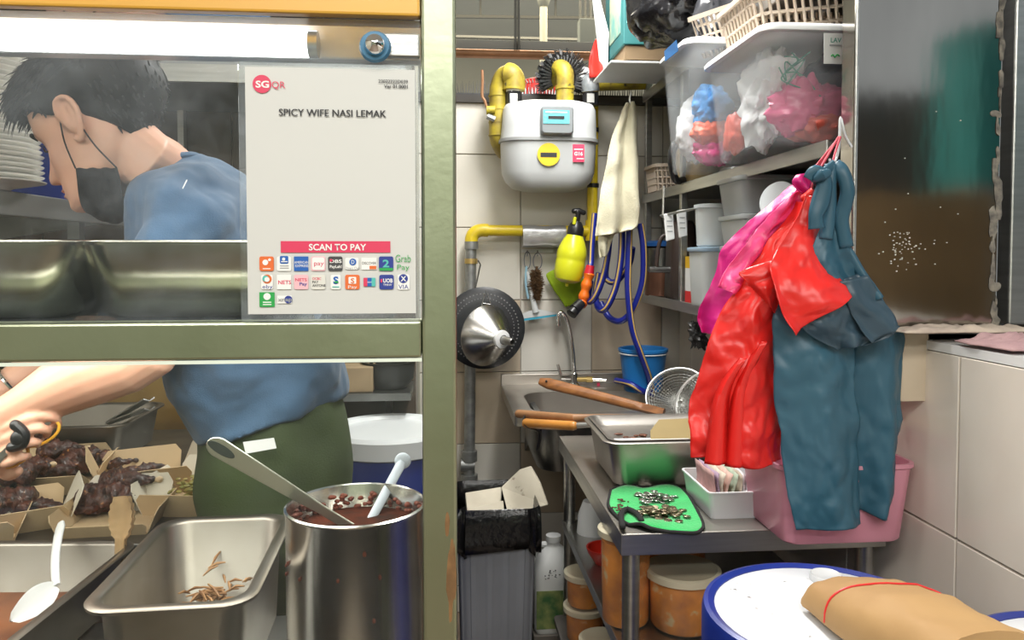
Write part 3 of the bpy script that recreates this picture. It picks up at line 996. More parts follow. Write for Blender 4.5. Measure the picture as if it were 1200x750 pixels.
for q in range(70):
    p = V(tf_.x - .02 + rg.gauss(0, .022), tf_.y + .05 + rg.gauss(0, .03), BZ + .02 + rg.uniform(0, .03))
    vg.blob(p, (rg.uniform(.004, .01), rg.uniform(.004, .008), .003), jit=.6, seed=q, scale=90, n=7, m=5)
vgo = vg.build('curry_leaves', mat('curry_leaf', (.16, .17, .03), .5, col2=(.30, .22, .05), vscale=60), origin=(tf_.x, tf_.y, BZ), stuff=True)
tag(vgo, 'olive fried curry leaves filling the pale paper tray', 'leaves', kind='stuff')

# ---- front pans and pot on the case counter (top at z = .92)
CZ = .92
th_ = radians(-33)
pa = gn_pan('steel_pan', 'wide shallow steel pan with a white spoon at the left front', (-.672, 1.148, CZ), .30, .385, .10, radians(-4), rim=.014)
sauce_m = mat('red_sauce', (.24, .075, .02), .35, col2=(.14, .04, .012), vscale=14)
sm = Matrix.Translation(V(-.672, 1.148, CZ)) @ Matrix.Rotation(radians(-4), 4, 'Z')
MB(sm).rr([(.235, .32, .03, .012), (.24, .325, .03, .024)], n=6).build('sauce', sauce_m, pa)
pbn = gn_pan('steel_pan', 'narrow deep steel pan with leftover fried anchovies', (-.343, 1.108, CZ), .208, .335, .155, radians(2), rim=.016, r=.034)
an = MB()
ra = random.Random(9)
Mb = Matrix.Translation(V(-.343, 1.108, CZ)) @ Matrix.Rotation(radians(2), 4, 'Z')
for q in range(170):
    a = ra.uniform(0, pi)
    c = V(-.006 + ra.gauss(0, .021), .082 + ra.gauss(0, .022), .018 + abs(ra.gauss(0, .026)))
    d = V(cos(a), sin(a), ra.uniform(-.4, .5)) * ra.uniform(.010, .018)
    an.tube([Mb @ (c - d), Mb @ (c + V(0, 0, .003)), Mb @ (c + d)], [.001, .0024, .0012], 5)
ao = an.build('fried_anchovies', mat('anchovy', (.36, .19, .07), .6, col2=(.25, .12, .05), vscale=60), origin=Mb @ V(0, 0, .02), stuff=True)
tag(ao, 'small heap of fried anchovies at the bottom of the deep pan', 'anchovies', kind='stuff')

pot_c = V(-.1185, 1.035, CZ)
R_ = .0915
stp_ = thing('stock_pot', 'tall round steel pot of dark chilli sauce beside the post', 'pot', pot_c)
MB().lathe([(0, 0), (R_ - .008, 0), (R_ - .002, .006), (R_, .02), (R_, .240), (R_ + .002, .243), (R_ + .002, .2455), (R_ - .001, .247), (R_ - .0025, .244), (R_ - .003, .02), (0, .016)], 64, pot_c).build('body', mat('pot_steel', (.60, .58, .54), .2, 1., var=.15, vscale=4, stretch=(9, 9, .4), bump=.03, bscale=20), stp_)
MB().lathe([(0, .2125), (R_ - .004, .2125), (R_ - .004, .2), (0, .2)], 40, pot_c).build('chilli_sauce', mat('chilli', (.016, .007, .004), .85, spec=.08, col2=(.07, .015, .006), vscale=35, bump=.3, bscale=50), stp_)
b = MB()
for q in range(70):
    a = ra.uniform(.2, 2.9)
    b.blob(pot_c + V((R_ - .0035) * cos(a), (R_ - .0035) * sin(a), ra.uniform(.213, .233)), (.004, .004, .003), jit=.6, seed=q, scale=90, n=7, m=5)
for q in range(8):
    a = -ra.uniform(.3, 2.8)
    b.blob(pot_c + V((R_ + .0003) * cos(a), (R_ + .0003) * sin(a), ra.uniform(.10, .22)), (.0022, .0016, .003), jit=.6, seed=q, scale=90, n=7, m=5)
b.build('chilli_crust', mat('chilli_crust', (.19, .035, .012), .6, var=.4, vscale=60), stp_, stuff=True)
for a in (.35, .5):
    p = pot_c + V((R_ + .002) * cos(a + .55), (R_ + .002) * sin(a + .55), .235)
    MB().blob(p, (.004, .004, .004)).build('rivet', steel, stp_)

def handle(mb, p0, p1, w0, w1, th, sag=.0):
    d = (p1 - p0)
    s_ = V(0, 1, 0).cross(d).normalized()
    n_ = d.cross(s_).normalized()
    rows = []
    for k in range(13):
        u = k / 12
        w = w0 + (w1 - w0) * u
        if k == 12:
            w *= .55
        c = p0 + d * u + s_ * sag * sin(pi * u)
        rows.append([c + s_ * w * a + n_ * th * b_ for a, b_ in ((-1, -.5), (-.8, -1), (.8, -1), (1, -.5), (1, .5), (.8, 1), (-.8, 1), (-1, .5))])
    return mb.loft(rows)

# big ladle with a slotted steel handle
l0, l1 = pot_c + V(-.005, .015, .205), W(238, 514, 1.02)
ld = thing('ladle', 'long steel handled ladle leaning left out of the pot', 'ladle', l0)
d = l1 - l0
s_ = V(0, 1, 0).cross(d).normalized()
n_ = d.cross(s_).normalized()
b = MB()
ladm = mat('ladle_steel', (.62, .64, .55), .3, .9, var=.1)
def lw(u):
    return .0065 + .0075 * max(0, (u - .25) / .75) ** .8
N = 16
pts_l, pts_r = [], []
for k in range(N + 1):
    u = k / N * .9
    pts_l.append(l0 + d * u - s_ * lw(u))
    pts_r.append(l0 + d * u + s_ * lw(u))
top = [l0 + d * .9 + s_ * (lw(.9) * sin(a)) + d.normalized() * (lw(.9) * 1.3 * cos(a)) for a in [radians(x) for x in range(-80, 81, 20)]]
b.prism(pts_l + top + pts_r[::-1], n_, .0035)
b.build('handle', ladm, ld, smooth=0, bevel=.0012)
hole = [l0 + d * .885 + s_ * (.0062 * cos(a)) + d.normalized() * (.020 * sin(a)) for a in [2 * pi * k / 20 for k in range(20)]]
MB().prism([p - n_ * .0008 for p in hole], n_, .0052).build('slot', mat('slot_dark', (.05, .06, .05), .6), ld, smooth=0)
MB().lathe([(0, -.03), (.022, -.024), (.034, -.008), (.037, .004), (.034, .004), (.03, -.006), (0, -.026)], 24, l0 + V(.018, 0, -.03)).build('bowl', steel, ld)
l2, l3 = pot_c + V(.01, .03, .20), W(472, 540, 1.16)
ld2 = thing('plastic_spoon', 'pale grey plastic spoon handle standing in the pot near the post', 'spoon', l2)
b = MB()
handle(b, l2, l3, .006, .0075, .003)
b.build('handle', mat('grey_spoon', (.50, .55, .60), .4), ld2, smooth=60)
MB().blob(l3, (.0125, .004, .0125), n=18, m=10).build('knob', MATS['grey_spoon'], ld2)

# white rice spoon in the left pan
wsp = thing('white_spoon', 'white plastic rice spoon lying in the shallow pan', 'spoon', W(60, 690, 1.22))
q0, q1, q2 = W(66, 686, 1.215), W(72, 612, 1.315), W(15, 726, 1.15)
b = MB()
handle(b, q0, q1, .0062, .0085, .0028, -.006)
d = q2 - q0
s_ = V(0, 1, 0).cross(d).normalized()
n_ = d.cross(s_).normalized()
rows = []
for k in range(15):
    u = k / 14
    w = .0075 + .0125 * sin(pi * min(1, u * 1.0) ** .8) * 1.0
    if k == 14:
        w = .003
    c = q0 + d * u * 1.02
    rows.append([c + s_ * w * a + n_ * (.0025 * bb_ + .005 * (1 - a * a)) for a, bb_ in ((-1, 0), (-.6, -1), (0, -1), (.6, -1), (1, 0), (.6, 1), (0, 1), (-.6, 1))])
b.build('handle', white_plastic, wsp, smooth=60)
MB().loft(rows).build('paddle', white_plastic, wsp, smooth=60)
# scalloped tongs
tgm = mat('amber_plastic', (.62, .42, .22), .25, alpha=.8, var=.25, vscale=20)
tg2 = thing('plastic_tongs', 'translucent scalloped plastic tongs standing in the shallow pan', 'tongs', W(142, 650, 1.30))
for k in range(2):
    b = MB()
    p0, p1 = W(140 + 2 * k, 664, 1.285 + .012 * k), W(142 + 4 * k, 582, 1.30 + .014 * k)
    d = p1 - p0
    s_ = V(0, 1, 0).cross(d).normalized()
    n_ = d.cross(s_).normalized()
    rows = []
    for q in range(29):
        u = q / 28
        w = .0075 if u < .42 else .0075 + .011 * sin(pi * min(1, (u - .40) / .62)) ** .6 + .0014 * sin(q * 2.1)
        rows.append([p0 + d * u + s_ * w * a + n_ * (.007 * (1 - a * a) - (.0018 if bb_ else 0)) for a, bb_ in ((-1, 0), (-.5, 0), (0, 0), (.5, 0), (1, 0), (1, 1), (.5, 1), (0, 1), (-.5, 1), (-1, 1))])
    b.loft(rows).build('jaw', tgm, tg2, smooth=60)

# pans on the upper shelf of the case
for k, (pxc, w) in enumerate(((-10, .335), (246, .285))):
    c = V(W(pxc, 372, 1.07).x, 1.095, zr1 - .001)
    gn_pan('steel_pan', ('left' if k == 0 else 'right') + ' one of two deep steel pans on the upper glass shelf', c, w, .27, .096, 0, mat('pan_dark_steel', (.40, .38, .31), .22, 1., var=.25, vscale=6, bump=.04, bscale=12), rim=.006, taper=.90, r=.05)
# ================================================================ THE COOK
skin = mat('skin', (.72, .42, .29), .48, col2=(.66, .35, .24), vscale=9, sss=.12, bump=.05, bscale=160)
shirt_m = mat('shirt_blue', (.055, .115, .20), .85, col2=(.04, .085, .155), vscale=5, sheen=.2, bump=.25, bscale=420)
trouser_m = mat('trousers_green_reflect', (.05, .072, .022), .8, col2=(.034, .052, .017), vscale=4, bump=.2, bscale=300)  # green reflection of the lower glass is mixed into the cloth colour
hair_m = mat('hair_black', (.010, .009, .010), .55, var=.4, vscale=60, spec=.25)
mask_m = mat('mask_black', (.014, .014, .016), .8, bump=.2, bscale=200)

HC = W(112, 152, 1.34)
PH, PS = radians(25), radians(7)
fw = V(-cos(PH) * cos(PS), sin(PS), -sin(PH) * cos(PS)).normalized()
up_ = (V(-sin(PH), .03, cos(PH)))
up_ = (up_ - fw * up_.dot(fw)).normalized()
lf = up_.cross(fw)
HS = 1.0
def H(x, y, z):
    return HC + (fw * x + lf * y + up_ * z) * HS

prof = [(-.117, .072, .034, .012), (-.112, .083, .018, .030), (-.100, .089, -.008, .043), (-.085, .088, -.034, .052), (-.068, .086, -.055, .059),
        (-.05, .085, -.068, .064), (-.03, .083, -.077, .068), (-.01, .081, -.084, .071), (.01, .084, -.090, .074), (.03, .088, -.095, .076),
        (.05, .086, -.097, .077), (.07, .077, -.094, .074), (.09, .058, -.083, .065), (.103, .036, -.066, .050), (.112, .010, -.040, .030), (.115, -.01, -.02, .008)]
def prof_at(z):
    for i in range(len(prof) - 1):
        if prof[i][0] <= z <= prof[i + 1][0]:
            f = (z - prof[i][0]) / (prof[i + 1][0] - prof[i][0])
            return [prof[i][k] * (1 - f) + prof[i + 1][k] * f for k in (1, 2, 3)]
    return list(prof[-1][1:]) if z > 0 else list(prof[0][1:])
def g(x, c, s):
    return math.exp(-((x - c) / s) ** 2)
def face_bump(y, z):
    b = 0
    ny = .0085 + .007 * g(z, -.044, .012)
    if z > -.052:
        nz = max(0, min(1, (.012 - z) / .05)) ** 1.15
    else:
        nz = max(0, 1 - (-.052 - z) / .007)
    b += (.004 + .021 * nz) * (1 if -.06 < z < .02 else 0) * math.exp(-(y / ny) ** 2)
    b += .0075 * g(z, -.069, .0045) * math.exp(-(y / .02) ** 2)
    b += .0080 * g(z, -.0805, .005) * math.exp(-(y / .018) ** 2)
    b -= .003 * g(z, -.0745, .002) * math.exp(-(y / .022) ** 2)
    b += .007 * g(z, -.104, .011) * math.exp(-(y / .02) ** 2)
    for s in (-1, 1):
        b -= .009 * g(z, .0, .010) * g(y, s * .031, .014)
        b += .005 * g(z, -.001, .006) * g(y, s * .031, .011)
        b += .004 * g(z, .019, .007) * g(y, s * .03, .018)
        b += .004 * g(z, -.03, .016) * g(y, s * .045, .016)
        b += .004 * g(z, -.047, .005) * g(y, s * .012, .005)
    return b
def head_ring(z, off=0., n=72):
    fx, bx, hw = prof_at(z)
    xc = -.012 if z > -.06 else (-.012 + (-.06 - z) * .8)
    pts = []
    for k in range(n):
        a = 2 * pi * k / n
        ca, sa = cos(a), sin(a)
        ex_ = .92
        cx_ = math.copysign(abs(ca) ** ex_, ca)
        sy_ = math.copysign(abs(sa) ** ex_, sa)
        x = xc + ((fx - xc) if ca > 0 else (xc - bx)) * cx_
        y = hw * sy_
        if ca > 0:
            x += face_bump(y, z) * max(0, ca) ** .5
        l = math.hypot(x - xc, y) or 1
        x += (x - xc) / l * off
        y += y / l * off
        pts.append((x, y))
    return pts

man = thing('person', 'person in a blue shirt bending over the chicken, black mask under the chin', 'person', (-.30, 1.42, .16))
bd = MB()
zs = [-.117 + .232 * k / 78 for k in range(79)]
bd.loft([[H(x, y, z) for x, y in head_ring(z)] for z in zs])
# ears (built around a C-shaped helix, closed lobes)
for s in (1, -1):
    e = [(.010, .072, -.006), (.013, .079, .014), (.006, .085, .029), (-.008, .089, .033), (-.020, .091, .024), (-.024, .090, .006), (-.018, .086, -.014), (-.010, .081, -.028), (-.002, .077, -.034), (.005, .074, -.028)]
    bd.tube([H(x - .006, s * y, z + .002) for x, y, z in curve(e, 30)], .0049, 10, round_ends=True)
    bd.blob(H(-.011, s * .079, .004), (.005, .005, .005))
    Rm = Matrix((fw, lf, up_)).transposed().to_4x4()
    bd.blob(H(-.010, s * .0795, .006), (.016, .0075, .028), Rm)
    bd.tube([H(x - .006, s * y, z) for x, y, z in [(-.012, .087, .02), (-.013, .0865, .0), (-.006, .083, -.014)]], .0038, 8, round_ends=True)
# neck, trunk
def ring_t(px, py, Y, half_px, half_y, ang, n=28, s=1.):
    """trunk ring: centre pixel at depth, half size along the picture direction ang, half size in depth"""
    c = W(px, py, Y)
    k = Y / F
    d = V(cos(ang), 0, sin(ang))
    return [c + d * (half_px * k * s * cos(2 * pi * j / n)) + V(0, 1, 0) * (half_y * s * sin(2 * pi * j / n)) for j in range(n)]
trunk = [(206, 206, 1.42, 36, .075, radians(18)), (222, 226, 1.42, 54, .165, radians(20)), (240, 262, 1.42, 68, .19, radians(20)), (262, 310, 1.42, 78, .18, radians(20)),
         (282, 365, 1.42, 86, .16, radians(19)), (299, 420, 1.43, 90, .145, radians(19)), (312, 470, 1.43, 86, .135, radians(17)), (319, 500, 1.43, 82, .13, radians(15))]
bd.tube([H(-.025, 0, -.01), H(-.05, 0, -.075), W(185, 196, 1.40), W(206, 216, 1.42), W(226, 246, 1.43)], [.052, .054, .056, .060, .062], 20, round_ends=True)
bd.loft([ring_t(*r, s=.82) for r in trunk] + [ring_t(322, 560, 1.43, 84, .12, 0, s=.9)])
for sgn, Yl in ((-1, 1.365), (1, 1.495)):
    bd.tube([W(322, 540, Yl), W(325, 640, Yl), V(W(325, 640, Yl).x, Yl, .62), V(W(325, 640, Yl).x + .01, Yl, .30), V(W(325, 640, Yl).x + .02, Yl, .20)], [.062, .062, .052, .042, .04], 16, round_ends=True)
YA = 1.24
# near arm
sh_ = W(230, 276, 1.29)
el = W(172, 413, YA)
wr_ = W(8, 487, YA)
bd.tube([W(250, 262, 1.40), sh_, W(206, 320, 1.25), W(188, 375, 1.24), el, W(150, 424, YA), W(110, 437, YA), W(65, 457, YA), W(30, 476, YA), wr_],
        [.045, .048, .046, .045, .047, .049, .050, .043, .034, .030], 18, round_ends=True)
# far arm
bd.tube([W(235, 250, 1.5), W(215, 250, 1.58), W(150, 330, 1.60), W(96, 396, 1.60), W(50, 428, 1.56), W(-2, 462, 1.52), W(-40, 480, 1.5)], [.05, .052, .046, .042, .040, .032, .028], 16, round_ends=True)
w0 = W(-40, 480, 1.5)
dh = (W(-75, 503, 1.47) - w0).normalized()
sh2 = V(0, 1, 0).cross(dh).normalized()
bd.tube([w0, w0 + dh * .05, w0 + dh * .09], [.028, .036, .030], 14, flat=.7, round_ends=True)
for q, (off, ln) in enumerate(((-.027, .062), (-.009, .072), (.009, .068), (.026, .054))):
    b0 = w0 + dh * .08 + V(0, off, 0)
    bd.tube(curve([b0, b0 + dh * ln * .45 - sh2 * .004, b0 + dh * ln * .8 - sh2 * -.014, b0 + dh * ln - sh2 * -.032], 10), [.0085, .0085, .0083, .0086, .0082, .008, .0082, .0078, .0074, .007, .0064], 10, round_ends=True)
bd.tube(curve([w0 + dh * .03 + V(0, -.028, 0), w0 + dh * .06 + V(0, -.050, 0), w0 + dh * .085 + V(0, -.058, 0) + sh2 * .012], 8), [.012, .0115, .011, .0108, .0108, .0104, .010, .009, .0078], 10, round_ends=True)
# near hand: palm, four fingers closing on the scissors, thumb
bd.tube([wr_, W(-2, 505, YA - .005), W(-2, 535, YA - .01)], [.030, .034, .028], 14, flat=.8, round_ends=True)
fingers = [
    ([(4, 503, -.020), (26, 495, -.034), (46, 488, -.032), (63, 490, -.024), (68, 497, -.010)], .0080),
    ([(4, 516, -.022), (22, 510, -.038), (41, 503, -.037), (54, 504, -.026), (55, 509, -.010)], .0080),
    ([(2, 531, -.020), (14, 527, -.038), (31, 520, -.040), (43, 518, -.029), (44, 521, -.014)], .0076),
    ([(0, 544, -.016), (8, 543, -.034), (20, 538, -.038), (31, 534, -.029), (33, 535, -.016)], .0068)]
for pts, r in fingers:
    pw = [W(px, py, YA + dy) for px, py, dy in pts]
    bd.tube(curve(pw, 14), [r * (1.12 - .3 * (k / 14)) * (1 + .06 * cos(k * 1.35)) for k in range(15)], 10, round_ends=True)
pw = [W(px, py, YA + dy) for px, py, dy in [(-6, 530, .02), (2, 548, .012), (10, 556, -.002), (21, 552, -.012)]]
bd.tube(curve(pw, 10), [.0115, .0115, .011, .0108, .0106, .0108, .0108, .0104, .0098, .009, .008], 10, round_ends=True)
body = bd.build('body', skin, man, smooth=0)
md = body.modifiers.new('one_skin', 'REMESH')
md.mode = 'VOXEL'
md.voxel_size = .0032
md.use_smooth_shade = True
md = body.modifiers.new('relax', 'SMOOTH')
md.factor = .5
md.iterations = 3

# eye, brow (closed lids looking down)
for s in (1, -1):
    b = MB()
    b.tube([H(.078 - .012 * abs(u - .35), s * (.020 + .024 * u), -.006 - .002 * sin(pi * u)) for u in (0, .25, .5, .75, 1)], [.0008, .0016, .0018, .0016, .0008], 6)
    b.build('eyelashes', hair_m, man)
    b = MB()
    b.tube([H(.0895 - .016 * u * u, s * (.014 + .036 * u), .019 + .006 * sin(pi * u)) for u in (0, .25, .5, .75, 1)], [.0012, .003, .0034, .0028, .001], 6, flat=.5)
    b.build('eyebrow', hair_m, man)
lp = MB()
lp.tube([H(.0935 - .006 * abs(u) ** 2 * 1.6, .019 * u, -.0695 - .0016 * abs(u)) for u in (-1, -.5, 0, .5, 1)], [.0006, .0026, .0032, .0026, .0006], 8)
lp.tube([H(.0935 - .006 * abs(u) ** 2 * 1.6, .017 * u, -.0800) for u in (-1, -.5, 0, .5, 1)], [.0006, .003, .0038, .003, .0006], 8)
lp.build('lips', mat('lips', (.58, .26, .20), .45), man)

# hair: scalp shell plus strands
hb = MB()
hr = random.Random(4)
def hair_low(a):
    """lowest scalp height of the hair for direction a (0 = face front)"""
    ca = cos(a)
    if ca > .75:
        return .058
    if ca > .25:
        return .058 - (.75 - ca) * .075
    if ca > -.1:
        return .018 - (.25 - ca) * .01
    return .014 - (-.1 - ca) * .075
rings = []
NS = 72
for q in range(26):
    v = q / 25
    ring = []
    for k in range(NS):
        a = 2 * pi * k / NS
        z0 = hair_low(a)
        z = z0 + (.115 - z0) * v
        pts = head_ring(min(z, .1145), .0)
        x, y = pts[k]
        # volume on top and back, tapering to nothing at the hairline
        vol = .020 * min(1, v * 3.2) + .004 + .026 * max(0, -cos(a)) * min(1, v * 2.5)
        l = math.hypot(x, y) or 1
        xo = x + x / l * vol * (1 - v ** 3)
        yo = y + y / l * vol * (1 - v ** 3)
        zo = z + vol * 1.15 * v
        jit = noise.noise(V(x * 30, y * 30, z * 30)) * .006
        ring.append(H(xo * (1 + jit * 2), yo, zo + jit))
    rings.append(ring)
hb.loft(rings)
def strand(p, d, L, w, droop):
    """tapering lock of hair"""
    path = [p]
    cur = Vector(p)
    dd = Vector(d).normalized()
    for k in range(5):
        cur = cur + dd * L / 5
        dd = (dd + V(0, 0, -droop)).normalized()
        path.append(cur.copy())
    hb.tube(path, [w, w * 1.1, w, w * .8, w * .5, w * .12], 5, flat=.45)
for k in range(1500):        # locks over the scalp: combed forward and down
    a = hr.uniform(0, 2 * pi)
    v = hr.random() ** .8
    z0 = hair_low(a)
    z = min(z0 + (.115 - z0) * v, .112)
    x, y = head_ring(z)[int(a / (2 * pi) * NS) % NS]
    vol = .020 * min(1, v * 3.2) + .003 + .026 * max(0, -cos(a)) * min(1, v * 2.5)
    l = math.hypot(x, y) or 1
    p = (x + x / l * vol * (1 - v ** 3), y + y / l * vol * (1 - v ** 3), z + vol * 1.1 * v)
    if abs(y) > .055 and -.05 < z < .05 and -.045 < x < .025:
        continue                    # keep the ears clear
    out = V(x, y, .03 + .12 * v).normalized()
    comb = V(.9 if cos(a) > -.5 else .1, 0, -.25 - .75 * (1 - v))
    dl = (comb + out * .42 + V(hr.gauss(0, .2), hr.gauss(0, .25), hr.gauss(0, .2)))
    if z < .05 and cos(a) < .3:
        dl = V(-.25, y * 3, -1) + V(hr.gauss(0, .12), hr.gauss(0, .12), 0)
    dw = fw * dl.x + lf * dl.y + up_ * dl.z
    strand(H(*p) - dw.normalized() * .004, dw, hr.uniform(.018, .034) if not (z < .05) else hr.uniform(.008, .016), hr.uniform(.0014, .0028), .10)
for k in range(150):        # long fringe falling over the forehead
    u = hr.uniform(-1, 1)
    p = H(.082 - .03 * u * u + hr.uniform(-.012, .012), .068 * u, .088 + hr.uniform(-.014, .014) - .015 * u * u)
    d = fw * (.9 + hr.gauss(0, .15)) + lf * hr.gauss(0, .15) + V(0, 0, -.10 + hr.gauss(0, .2))
    strand(p, d, hr.uniform(.030, .058), hr.uniform(.0014, .0028), .40)
hb.build('hair', hair_m, man, smooth=60)

# face mask pulled under the chin
rows = []
for i in range(13):
    v = i / 12
    row = []
    for j in range(33):
        u = -1 + 2 * j / 32
        w2 = 1 - u * u
        xu, zu = .024 + .046 * w2 ** .8, -.066 - .056 * w2 ** .6
        xl, zl_ = -.032 + .040 * w2, -.090 - .066 * w2 ** .7
        yy = u * (.067 - .010 * v)
        bul = .012 * sin(pi * v) * (w2 ** .5)
        row.append(H(xu * (1 - v) + xl * v + bul * .4, yy * 1.03, zu * (1 - v) + zl_ * v - bul + .0012 * sin(v * 20)))
    rows.append(row)
mk = MB().grid(rows).build('face_mask', mask_m, man, solid=.0025, soff=1)
for s in (1, -1):
    MB().tube(curve([H(.024, s * .0690, -.066), H(.018, s * .0755, -.024), H(.006, s * .0790, .012)], 8), .0013, 6).build('ear_loop', mask_m, mk)
    MB().tube(curve([H(-.032, s * .060, -.090), H(-.024, s * .076, -.05), H(-.022, s * .086, -.012)], 8), .0013, 6).build('ear_loop', mask_m, mk)

# T-shirt: trunk, sleeves, hem
sb = MB()
n = 44
shirt_rings = [(200, 196, 1.415, 31, .066, radians(26)), (205, 204, 1.42, 40, .085, radians(24)), (216, 216, 1.42, 54, .15, radians(22)), (228, 236, 1.42, 62, .19, radians(20)), (243, 268, 1.42, 74, .20, radians(20))] + \
    [(262, 310, 1.42, 83, .190, radians(20)), (282, 365, 1.42, 92, .172, radians(19)), (299, 420, 1.425, 96, .155, radians(19)), (312, 465, 1.43, 90, .145, radians(17)), (317, 488, 1.43, 86, .142, radians(16))]
raw = [ring_t(*r, n=n) for r in shirt_rings]
dense = []
for k in range(64):
    dense.append([cr([raw[i][j] for i in range(len(raw))], k / 63) for j in range(n)])
for i, ring in enumerate(dense):
    for j, p in enumerate(ring):
        t_ = i / 63
        f1 = sin(j * .55 + i * .33) * .006 + sin(j * .9 - i * .22 + 1.5) * .004
        f1 += noise.noise(p * 9) * .010
        ring[j] = p + V(0, -1, 0) * f1 * min(1, t_ * 3) + V(1, 0, .2) * f1 * .5 * min(1, t_ * 2)
sb.loft(dense, True, True)
for arm in (0, 1):
    if arm == 0:
        path = [W(262, 272, 1.40), W(244, 262, 1.32), W(226, 272, 1.275), W(209, 305, 1.255), W(199, 340, 1.247), W(193, 368, 1.245)]
        rr_ = [.05, .064, .068, .066, .068, .071]
    else:
        path = [W(245, 262, 1.46), W(222, 256, 1.56), W(195, 285, 1.595), W(160, 325, 1.605), W(140, 345, 1.61)]
        rr_ = [.05, .062, .064, .062, .066]
    cpath = curve(path, 26)
    rads = []
    for k in range(27):
        x = k / 26 * (len(rr_) - 1)
        i0_ = min(int(x), len(rr_) - 2)
        rads.append((rr_[i0_] + (rr_[i0_ + 1] - rr_[i0_]) * (x - i0_)) * (1 + .03 * sin(k * .9)))
    sb.tube(cpath, rads, 28)
shirt = sb.build('t_shirt', shirt_m, man, smooth=0)
md = shirt.modifiers.new('one_cloth', 'REMESH')
md.mode = 'VOXEL'
md.voxel_size = .0045
md.use_smooth_shade = True
md = shirt.modifiers.new('relax', 'SMOOTH')
md.factor = .6
md.iterations = 8
tx = bpy.data.textures.new('cloth_folds', 'CLOUDS')
tx.noise_scale = .09
tx.noise_depth = 2
md = shirt.modifiers.new('folds', 'DISPLACE')
md.texture = tx
md.strength = .022
md.mid_level = .36
cl_ = [(x + y) / 2 for x, y in zip(dense[0], dense[1])]
MB().tube(cl_ , .0055, 8, closed=True).build('collar', shirt_m, shirt)
# seam stitch on the shoulder
MB().tube([W(214, 221, 1.225), W(219, 211, 1.235)], .0009, 5).build('stitch', white_plastic, shirt)

# trousers
tb_ = MB()
tr_rings = [(316, 480, 1.43, 81, .134, radians(15)), (320, 505, 1.43, 85, .136, radians(12)), (321, 540, 1.43, 88, .136, radians(4)), (322, 575, 1.43, 88, .136, 0), (323, 610, 1.43, 84, .132, 0)]
raw = [ring_t(*r, n=n) for r in tr_rings]
dense = [[cr([raw[i][j] for i in range(len(raw))], k / 24) for j in range(n)] for k in range(25)]
for i, ring in enumerate(dense):
    for j, p in enumerate(ring):
        ring[j] = p + (V(0, -1, 0) * noise.noise(p * 11) * .012 + V(1, 0, 0) * noise.noise(p * 13 + V(3, 3, 3)) * .008)
tb_.loft(dense)
for Yl in (1.365, 1.495):
    x = W(325, 640, Yl).x
    tb_.tube([V(x - .005, Yl, 1.0), V(x, Yl, .9), V(x, Yl, .62), V(x + .01, Yl, .35), V(x + .02, Yl, .225)], [.075, .075, .07, .068, .066], 20, round_ends=False)
trs = tb_.build('trousers', trouser_m, man, smooth=0)
md = trs.modifiers.new('one_cloth', 'REMESH')
md.mode = 'VOXEL'
md.voxel_size = .007
md.use_smooth_shade = True
md = trs.modifiers.new('relax', 'SMOOTH')
md.iterations = 3
a, bq = W(285, 518, 1.272), W(321, 513, 1.272)
dlb = (bq - a)
nb = V(0, -1, 0)
lab = MB().prism([a, bq, bq + V(.004, 0, -.017), a + V(.004, 0, -.019)], nb, .0015).build('cloth_label', white_plastic, trs, smooth=0)
for Yl in (1.365, 1.495):
    x = W(325, 640, Yl).x + .02
    MB().rr([(.25, .09, .04, .16, -.05, 0), (.26, .095, .04, .175, -.05, 0), (.20, .085, .04, .21, -.02, 0), (.10, .08, .035, .25, .02, 0), (.08, .07, .03, .255, .02, 0)], (x, Yl, 0)).build('shoe', black_plastic, man)
pf = MB().box((-.35, 1.42, .08), (1.1, .7, .16)).build('platform', steel_dark, origin=(-.35, 1.42, 0), smooth=0)
structure(pf)
pf.name = 'trim_7'
# bracelet on the far wrist
bc = MB()
c0, c1 = W(28, 442, 1.54), W(4, 458, 1.525)
dd = (c1 - c0).normalized()
o1 = dd.orthogonal().normalized()
o2 = dd.cross(o1)
bc.tube([W(14, 452, 1.53) + (o1 * cos(a_) + o2 * sin(a_)) * .039 for a_ in [2 * pi * k / 28 for k in range(28)]], .0042, 8, closed=True)
bc.build('bracelet', chrome, man)

# scissors held in the near hand
sc = thing('scissors', 'scissors with black and yellow loop handles in the left hand', 'scissors', W(30, 515, YA - .03))
yel = mat('scissor_yellow', (.80, .42, .04), .35)
def loop(cx, cy, rx, ry, ang, Y, m, r, name):
    pts = []
    for k in range(28):
        a_ = 2 * pi * k / 28
        x, y = rx * cos(a_), ry * sin(a_)
        pts.append(W(cx + x * cos(ang) - y * sin(ang), cy + x * sin(ang) + y * cos(ang), Y))
    MB().tube(pts, r, 8, closed=True).build(name, m, sc)
loop(44, 508, 27, 13, radians(-22), YA - .022, yel, .0024, 'yellow_handle')
loop(14, 534, 20, 12, radians(-25), YA - .018, yel, .0026, 'yellow_handle')
MB().tube(curve([W(18, 498, YA - .05), W(28, 508, YA - .05), W(26, 520, YA - .05), W(14, 524, YA - .05)], 12), .008, 10, round_ends=True).build('black_grip', black_plastic, sc)
MB().blob(W(22, 514, YA - .052), (.012, .008, .013)).build('pivot_cover', black_plastic, sc)
for k in range(2):
    a0, a1 = W(18, 520, YA - .045 + .004 * k), W(-40 + 14 * k, 568, YA - .03 + .004 * k)
    dd = a1 - a0
    s_ = V(0, 1, 0).cross(dd).normalized() * .006
    MB().prism([a0 - s_, a0 + s_, a1], V(0, 1, 0), .002).build('blade', steel, sc, smooth=0)
